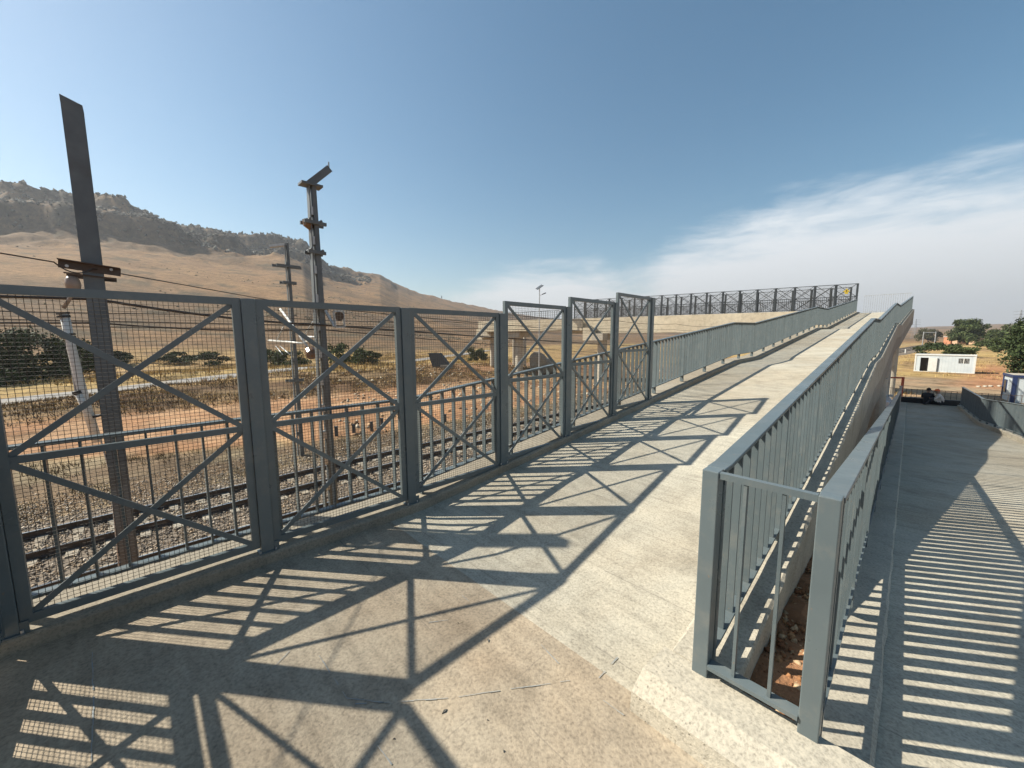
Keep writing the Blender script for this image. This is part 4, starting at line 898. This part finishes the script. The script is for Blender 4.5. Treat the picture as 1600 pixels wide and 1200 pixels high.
# people resting at the foot of the ramp
SKIN = mat_noise('skin', (.28, .16, .10), (.33, .20, .13), 12, .55); JACK = mat_noise('black_jacket', (.018, .018, .02), (.035, .035, .04), 14, .85)
TROU = mat_noise('dark_trousers', (.03, .03, .035), (.05, .05, .055), 14, .9); ORNG = mat_noise('orange_vest', (.85, .27, .10), (.9, .36, .16), 9, .7); ORCAP = mat_noise('orange_helmet', (.8, .16, .04), (.85, .22, .06), 5, .45)
HAIR = mat_noise('dark_hair', (.012, .010, .009), (.025, .02, .018), 20, .8); PALE = mat_noise('pale_shirt', (.62, .55, .48), (.7, .64, .56), 10, .85)
def seated(org, hd, label, top, legs, lean, cap=None, vest=None):
    x = Vector((math.cos(hd), math.sin(hd), 0)); y = Vector((-x.y, x.x, 0)); P_ = lambda a, b, z: x*a+y*b+Z*z
    t = thing('person', label, 'person', org)
    J = dict(pel=(0, 0, .10), sp=(.03+lean*.4, 0, .32), ch=(.05+lean, 0, .50), nk=(.08+lean*1.2, 0, .63), hd=(.12+lean*1.3, 0, .76), hdt=(.12+lean*1.3, 0, .86))
    E_ = [('pel', 'sp'), ('sp', 'ch'), ('ch', 'nk'), ('nk', 'hd'), ('hd', 'hdt')]; r = dict(pel=.15, sp=.15, ch=.165, nk=.06, hd=.092, hdt=.075)
    for s_, k in ((1, 'l'), (-1, 'r')):
        J.update({k+'sh': (.05+lean, .19*s_, .55), k+'el': (.20+lean, .25*s_, .33), k+'wr': (.40+lean*.6, .13*s_, .36), k+'ha': (.47+lean*.6, .09*s_, .36),
                  k+'hp': (.06, .10*s_, .09), k+'kn': (.42, .15*s_, .40), k+'an': (.62, .12*s_, .04), k+'to': (.78, .13*s_, .03)})
        E_ += [('ch', k+'sh'), (k+'sh', k+'el'), (k+'el', k+'wr'), (k+'wr', k+'ha'), ('pel', k+'hp'), (k+'hp', k+'kn'), (k+'kn', k+'an'), (k+'an', k+'to')]
        r.update({k+'sh': .075, k+'el': .052, k+'wr': .036, k+'ha': .04, k+'hp': .095, k+'kn': .068, k+'an': .048, k+'to': .036})
    names = list(J); me = bpy.data.meshes.new('body'); me.from_pydata([tuple(P_(*J[n])) for n in names], [(names.index(a), names.index(b)) for a, b in E_], [])
    o = link('body', me, None, t); o.data.materials.append(top)
    sk = o.modifiers.new('skin', 'SKIN'); 
    for i, n in enumerate(names): me.skin_vertices[0].data[i].radius = (r[n], r[n]); me.skin_vertices[0].data[i].use_root = (n == 'pel')
    o.modifiers.new('sub', 'SUBSURF').levels = 1; o.modifiers['sub'].render_levels = 2
    dg = bpy.context.evaluated_depsgraph_get(); ev = o.evaluated_get(dg); fin = bpy.data.meshes.new_from_object(ev); o.modifiers.clear(); o.data = fin
    fin.materials.clear()
    for m_ in (top, legs, SKIN): fin.materials.append(m_)
    hc = P_(*J['hd']); 
    for pl in fin.polygons:
        c = pl.center; a = c.dot(x); z = c.z
        pl.material_index = 2 if (z > .64 or (a > .44+lean*.6 and .30 < z < .42)) else (1 if (z < .20 or a > .24+lean and z < .46 and abs(c.dot(y)) > .06 and z < .47 and a > .30) else 0)
    fin.shade_smooth()
    hb = bmesh.new(); bmesh.ops.create_uvsphere(hb, u_segments=14, v_segments=10, radius=1)
    for v in hb.verts:
        q = v.co.copy(); zc = max(q.z, -.15); v.co = hc+x*(q.x*.115-.012)+y*(q.y*.10)+Z*(zc*.115+.045)
    hm = bpy.data.meshes.new('headwear'); hb.to_mesh(hm); hb.free(); hm.shade_smooth(); h = link('helmet' if cap else 'hair', hm, cap or HAIR, t)
    if cap: link('brim', MB().box(hc+x*.11+Z*.05, x*.06, y*.085, Z*.008).mesh('brim'), cap, h)
    face = MB(); face.box(hc+x*.10-Z*.02, x*.02, y*.015, Z*.022)
    link('nose', face.mesh('nose'), SKIN, t)
    for b in (-1, 1): link('ear', MB().box(hc+y*b*.092, x*.018, y*.01, Z*.03).mesh('ear'), SKIN, t); link('eye', MB().box(hc+x*.086+y*b*.035+Z*.02, x*.006, y*.012, Z*.007).mesh('eye'), HAIR, t)
    return t
pp = at_depth(1445, 627, 22.4)
seated(W(32.0, .80, -2.085), math.atan2(U.y, U.x)-.2, 'person in a black jacket sitting at the foot of the lower ramp', JACK, TROU, .05)
seated(W(31.85, 1.42, -2.085), math.atan2(U.y, U.x)+1.6, 'person in orange helmet and pale orange top sitting bent forward', PALE, TROU, .12, ORCAP)

# ------------------------------------------------------------------ vegetation
def leaf_cloud(n, cents, rads, size, pal, flat=.75):
    """leaf-sized quads spread through overlapping clumps"""
    k = RNG.integers(0, len(cents), n); C_ = np.array(cents)[k]; Rd = np.array(rads)[k]
    d = RNG.normal(0, 1, (n, 3)); d /= np.linalg.norm(d, axis=1)[:, None]; rr = RNG.random(n)**.45
    p = C_+d*Rd*(rr*RNG.uniform(.75, 1.12, n))[:, None]
    a = RNG.normal(0, 1, (n, 3)); a /= np.linalg.norm(a, axis=1)[:, None]; b = np.cross(a, RNG.normal(0, 1, (n, 3))); b /= np.linalg.norm(b, axis=1)[:, None]
    sz = size*RNG.uniform(.55, 1.3, n)[:, None]; a = a*sz; b = b*sz*.55
    v = np.stack([p-a, p-b*.9, p+a, p+b], 1).reshape(-1, 3); f = np.arange(n*4).reshape(-1, 4)
    pal = np.array(pal); shade = RNG.uniform(.75, 1.2, len(cents))[k][:, None]
    c = np.repeat(pal[RNG.integers(0, len(pal), n)]*shade, 4, 0); return v, f, c
GREEN = [(.055, .078, .027), (.075, .098, .034), (.042, .060, .023), (.095, .11, .045)]
DGREEN = [(.042, .062, .024), (.055, .074, .028), (.032, .047, .021)]
OLIVE = [(.085, .085, .045), (.065, .072, .035), (.11, .10, .055)]
def tree(name, label, base, h, rad, n, size, pal, cat='tree', group=None, trunk=True, clumps=22, low=.25):
    base = Vector(base); t = thing(name, label, cat, base, group); cents = []; rads = []
    for k in range(clumps):
        th = random.uniform(0, 6.28); e = random.random()**.6; zz = random.uniform(low, .88); rr = rad*e*(.95 if zz < .7 else .68)
        cents.append((rr*math.cos(th), rr*math.sin(th), h*zz)); q = rad*random.uniform(.24, .42); rads.append((q, q, min(q, h*.22)*random.uniform(.7, 1)))
    v, f, c = leaf_cloud(n, cents, rads, size, pal); link('crown', np_mesh('crown', v, f, c, LEAF), None, t)
    if trunk:
        mb = MB().tube([(0, 0, -.3), (rad*.03, 0, h*.25), (0, rad*.04, h*.55)], [h*.035, h*.026, h*.014], 8)
        for k in range(6): cc = cents[k]; mb.tube([(0, 0, h*.22), (cc[0]*.5, cc[1]*.5, (cc[2]+h*.22)*.5), cc], [h*.016, h*.011, h*.004], 5)
        link('trunk', mb.mesh('trunk'), BARK, t)
    return t
def on_ground(x, dp, dy=540): p = at_depth(x, dy, dp); p.z = gz(p.x, p.y); return p
# left, beyond the road
tree('olive_tree', 'big dark green shrub mass at the left edge beyond the road', on_ground(15, 40), 5.6, 5.2, 9000, .20, DGREEN, 'shrub', 'shrubs beyond the road', True, 34, .12)
tree('olive_tree', 'dark green shrub just left of the nearest mast', on_ground(90, 46), 5.0, 3.6, 6000, .20, DGREEN, 'shrub', 'shrubs beyond the road', True, 26, .12)
for x, dp, h, r, lb in ((190, 74, 2.6, 2.6, 'small green bush right of the nearest mast'), (262, 78, 2.4, 3.2, 'low green bush in the dry field, left of the first thick fence post'),
                        (318, 76, 2.8, 4.4, 'wide low green bush behind the first screen panel'), (415, 72, 3.4, 3.6, 'green bush behind the slim mast'), (452, 70, 3.0, 3.4, 'green bush between the two farther masts'),
                        (530, 68, 4.2, 3.4, 'round green bush right of the pulley mast'), (572, 58, 2.4, 1.9, 'small bright bush near the road under the hill'), (745, 85, 3.2, 2.6, 'small tree above the road left of the far ramp')):
    tree('green_bush', lb, on_ground(x, dp), h, r, 2600, .20, GREEN if x > 400 else DGREEN, 'bush', 'bushes in the dry field', False, 16, .15)
# right, beyond the yard
tree('round_tree', 'large round green tree standing beyond the white cabin', on_ground(1511, 205), 14.0, 6.4, 15000, .42, GREEN, 'tree', None, True, 64, .22)
tree('round_tree', 'small hazy tree far down the line', on_ground(1449, 330), 11, 8, 3500, .6, OLIVE, 'tree', None, True, 18, .2)
tree('wide_bush', 'wide dark green bush behind the white cabin roof', on_ground(1468, 96), 3.4, 4.2, 4500, .24, DGREEN, 'bush', None, False, 22, .15)
tree('wide_bush', 'lower green bush trailing right behind the white cabin', on_ground(1502, 90), 2.5, 3.4, 3200, .22, GREEN, 'bush', None, False, 18, .15)
tree('pine_tree', 'dark dense tree at the right edge above the blue trimmed cabin', on_ground(1622, 50), 7.4, 3.4, 16000, .20, DGREEN, 'tree', None, True, 60, .04)
for x, dp, h, r, lb in ((1541, 215, 8.0, 5, 'leftmost tree of the row right of the round tree'), (1561, 185, 8.5, 4.6, 'second tree of the row right of the round tree'), (1584, 170, 10.5, 5.4, 'tallest tree of the row at right, in front of the pylon'), (1549, 140, 3.6, 4, 'low bush before the tan house'), (1578, 115, 5, 4, 'leafy tree behind the dark tree at the right edge')):
    tree('field_tree', lb, on_ground(x, dp), h, r, 4500, .34, GREEN, 'tree', 'trees beyond the yard', True, 22, .15)
# small houses far off
def house(x, dp, w, h, mat, label, roof=None):
    p = on_ground(x, dp); t = thing('far_house', label, 'house', p); part('wall', MB().box(p+Z*h/2, (w/2, -w*.12, 0), (w*.1, w*.4, 0), Z*h/2), mat, t)
    part('roof', MB().box(p+Z*(h+.12), (w/2+.2, -w*.12, 0), (w*.1, w*.42, 0), Z*.12), roof or mat, t)
    for k in (-.25, .2): part('window', MB().box(p+Vector((w*k-w*.1, -w*.4-.02-w*.12*2*k, h*.6)), (.5, -.12, 0), (.02, .1, 0), Z*.5), GLASSD, t)
TAN = mat_noise('tan_plaster', (.42, .28, .18), (.5, .34, .22), 1, .9); BRICK = mat_noise('red_plaster', (.40, .16, .08), (.48, .22, .12), 1, .9)
house(1489, 225, 6, 4.2, BRICK, 'small reddish house left of the round tree', WHITE); house(1543, 210, 11, 3.0, TAN, 'low tan house right of the round tree'); house(1498, 220, 4, 2.5, TAN, 'small tan hut at the foot of the round tree')
def pylon(x, dp, h, label):
    p = on_ground(x, dp); t = thing('lattice_pylon', label, 'pylon', p); w = h*.1; mb = MB(); r = .16
    for a, b in ((1, 1), (1, -1), (-1, -1), (-1, 1)):
        mb.tube([p+Vector((a*w, b*w, 0)), p+Vector((a*w*.25, b*w*.25, h*.62)), p+Vector((a*.15, b*.15, h))], r, 4)
    for k in range(9):
        f0 = k/9; f1 = (k+1)/9; w0 = w*np.interp(f0, [0, .62, 1], [1, .25, .05]); w1 = w*np.interp(f1, [0, .62, 1], [1, .25, .05])
        for sgn in (-1, 1):
            mb.tube([p+Vector((-w0*sgn, -w0, h*f0)), p+Vector((w1*sgn, -w1, h*f1))], .1, 4); mb.tube([p+Vector((-w0*sgn, w0, h*f0)), p+Vector((w1*sgn, w1, h*f1))], .1, 4)
    part('tower', mb, GALV, t)
    for z in (.70, .82, .93): part('crossarm', MB().tube([p+Vector((-h*.15, h*.1, h*z)), p+Z*(h*z+.6), p+Vector((h*.15, -h*.1, h*z))], .16, 4), GALV, t)
pylon(1427, 520, 26, 'faint lattice pylon beside the end of the climbing ramp'); pylon(1588, 430, 30, 'lattice pylon rising behind the trees at right')
for k, (x, dp) in enumerate(((1441, 240), (1460, 240))):
    p = on_ground(x, dp); solo('portal_mast', MB().bar(p-Z*.5, p+Z*8.5, .35, .35).bar(p+Z*8.0, p+Z*8.0+Vector((3.6 if k == 0 else -3.6, -2.2 if k == 0 else 2.2, 0)), .3, .3), GALV, ('left' if k == 0 else 'right')+' leg of the far catenary portal over the line', 'mast', 'far catenary portal', p)
p = on_ground(1416, 120); solo('white_marker', MB().box(p+Z*.7, (.12, 0, 0), (0, .12, 0), Z*.75).box(p+Z*1.5, (.16, 0, 0), (0, .16, 0), Z*.05), WHITE, 'small white marker post beside the distant track', 'post', None, p)
for k, (x, dp) in enumerate(((9, 770), (629, 1000), (692, 1050))):
    p = on_ground(x, dp); hh = (16, 14, 12)[k]; solo('hill_mast', MB().tube([p-Z*3, p+Z*hh], .5, 5).box(p+Z*hh*.6, (1.2 if k == 2 else .7, 0, 0), (0, .7, 0), Z*(2.5 if k == 2 else 1.0)), PAINT_DARK, ('thin mast on the skyline of the hill at the far left', 'faint mast on the lower slope of the hill', 'small dark mast at the tail of the hill')[k], 'mast', 'masts on the hill', p)

def tufts(name, label, n, region, hgt, wid, pal, blades=6, spread=.12):
    """dry grass as thin upright triangles, nobody could count them"""
    xy = region(n); n = len(xy); z = ground_z(xy[:, 0], xy[:, 1])[0]
    b = np.repeat(np.column_stack([xy, z]), blades, 0); m = len(b); b[:, :2] += RNG.normal(0, spread, (m, 2)); b[:, 2] -= .03
    h = hgt*RNG.uniform(.4, 1.25, m); an = RNG.uniform(0, 6.28, m); ln_ = RNG.normal(0, .35, (m, 2))*h[:, None]
    sx = np.column_stack([np.cos(an), np.sin(an), np.zeros(m)])*(wid*RNG.uniform(.6, 1.3, m))[:, None]
    top = b.copy(); top[:, :2] += ln_; top[:, 2] += h
    v = np.stack([b-sx, b+sx, top], 1).reshape(-1, 3); f = np.arange(m*3).reshape(-1, 3)
    pal = np.array(pal); pc = pal[RNG.integers(0, len(pal), n)]*RNG.uniform(.7, 1.25, (n, 1)); c = np.repeat(np.repeat(pc, blades, 0), 3, 0)
    o = link(name, np_mesh(name, v, f, c, GRASS), None, kind='stuff'); tag(o, label, 'grass')
def reg_so(s0, s1, o0, o1, cond=None):
    def f(n):
        s = RNG.uniform(s0, s1, n); o = RNG.uniform(o0, o1, n); xy = np.column_stack([U.x*s+N.x*o, U.y*s+N.y*o])
        if cond is not None: xy = xy[cond(xy[:, 0], xy[:, 1], s, o)]
        return xy
    return f
DRY = [(.44, .31, .12), (.36, .24, .10), (.50, .38, .17), (.28, .18, .08)]; BRN = [(.13, .08, .045), (.19, .12, .06), (.24, .17, .09), (.10, .065, .04)]
tufts('verge_weeds', 'brown dry weeds along the far side of the track', 5200, reg_so(-10, 50, -27, -16.9, lambda x, y, s, o: (o > np.interp(s, [-8, 4, 9], [-27, -21.5, -19.8])) & (fbm(x*.5, y*.5, 3) > .42)), .24, .014, BRN+[(.10, .11, .04), (.13, .13, .05)], 7)
tufts('bank_weeds', 'brown weedy bank between the dirt strip and the road', 6500, reg_so(-24, 42, -47, -36, lambda x, y, s, o: (road_dist(x, y) > 2.6) & (fbm(x*.3, y*.3, 3) > .40)), .26, .035, BRN+DRY[:2], 7, .35)
tufts('field_grass', 'pale dry grass field beyond the road', 12000, reg_so(-50, 70, -110, -47, lambda x, y, s, o: (road_dist(x, y) > 2.8) & (fbm(x*.1, y*.1, 3) > .38)), .55, .05, DRY, 6, .5)
tufts('yard_grass', 'dry yellow grass around the yard at right', 6000, reg_so(33, 150, -12, 60, lambda x, y, s, o: (fbm(x*.15, y*.15, 3) > .48) & ((s > 72) | (o < 0) | (o > 14))), .32, .035, DRY, 6, .4)
def rubble(name, label, n, region, size, pal):
    xy = region(n); n = len(xy); z = ground_z(xy[:, 0], xy[:, 1])[0]
    if name == 'gap_soil_clods': z = np.array([min(-.04, loz(a)+.02) for a in xy @ np.array([U.x, U.y])])
    r = size*RNG.random(n)**2.2+size*.25
    base = np.array([(1, 0, 0), (-1, 0, 0), (0, 1, 0), (0, -1, 0), (0, 0, .8), (0, 0, -.8)])
    q = base[None]*(r[:, None, None]*RNG.uniform(.6, 1.3, (n, 6, 1)))+RNG.normal(0, .2, (n, 6, 3))*r[:, None, None]; v = (np.column_stack([xy, z+r*.2])[:, None]+q).reshape(-1, 3)
    t = np.array([(0, 2, 4), (2, 1, 4), (1, 3, 4), (3, 0, 4), (2, 0, 5), (1, 2, 5), (3, 1, 5), (0, 3, 5)]); f = (np.arange(n)[:, None, None]*6+t[None]).reshape(-1, 3)
    pal = np.array(pal); c = np.repeat(pal[RNG.integers(0, len(pal), n)]*RNG.uniform(.7, 1.3, (n, 1)), 6, 0)
    o = link(name, np_mesh(name, v, f, c, STONE), None, kind='stuff'); tag(o, label, 'rubble')
RBL = [(.36, .25, .15), (.45, .38, .28), (.27, .17, .10), (.5, .44, .34)]
rubble('dirt_rubble', 'scattered clods and stones on the dirt by the far ramp', 5000, reg_so(8, 62, -50, -19.5, lambda x, y, s, o: fbm(x*.3, y*.3, 3) > .45), .16, RBL)
def hill_pts(a0, a1, r0, r1, cond):
    def f(n):
        a = np.radians(RNG.uniform(a0, a1, n)); r = RNG.uniform(r0, r1, n); xy = np.column_stack([r*np.sin(a), r*np.cos(a)]); _, rk, tt = ground_z(xy[:, 0], xy[:, 1]); return xy[cond(rk, tt, xy)]
    return f
rubble('cliff_outcrops', 'grey rock outcrops along the crest of the hill', 9000, hill_pts(-57, -18, 480, 800, lambda rk, tt, xy: rk > .35), 2.6, [(.075, .078, .066), (.10, .10, .085), (.055, .06, .052), (.15, .14, .115)])
rubble('hill_scrub', 'dark low scrub dotted over the hillside', 7000, hill_pts(-57, 2, 200, 900, lambda rk, tt, xy: (rk < .5) & (fbm(xy[:, 0]*.02, xy[:, 1]*.02, 4) > .50)), .55, [(.075, .07, .04), (.10, .085, .05), (.06, .06, .035)])
rubble('gap_soil_clods', 'red soil clods in the gap between the two ramps', 2600, reg_so(1.95, 11.8, -.46, -.26), .022, [(.34, .17, .08), (.42, .24, .12), (.26, .12, .06), (.5, .36, .22)])

# ------------------------------------------------------------------ air
hz = link('haze', MB().hexa([(-4600, -4600, -40), (4600, -4600, -40), (4600, 4600, -40), (-4600, 4600, -40), (-4600, -4600, 330), (4600, -4600, 330), (4600, 4600, 330), (-4600, 4600, 330)]).mesh('haze'), None, None, None, 'stuff')
hm = bpy.data.materials.new('haze_air'); hm.use_nodes = True; nt = hm.node_tree
for x in list(nt.nodes): nt.nodes.remove(x)
ho = nt.nodes.new('ShaderNodeOutputMaterial'); pv = nt.nodes.new('ShaderNodeVolumePrincipled'); pv.inputs['Color'].default_value = (.86, .90, .96, 1); pv.inputs['Density'].default_value = HAZE; pv.inputs['Anisotropy'].default_value = .35
nt.links.new(pv.outputs[0], ho.inputs['Volume']); hz.data.materials.append(hm); tag(hz, 'pale haze in the air over the plain and the hill', 'haze')
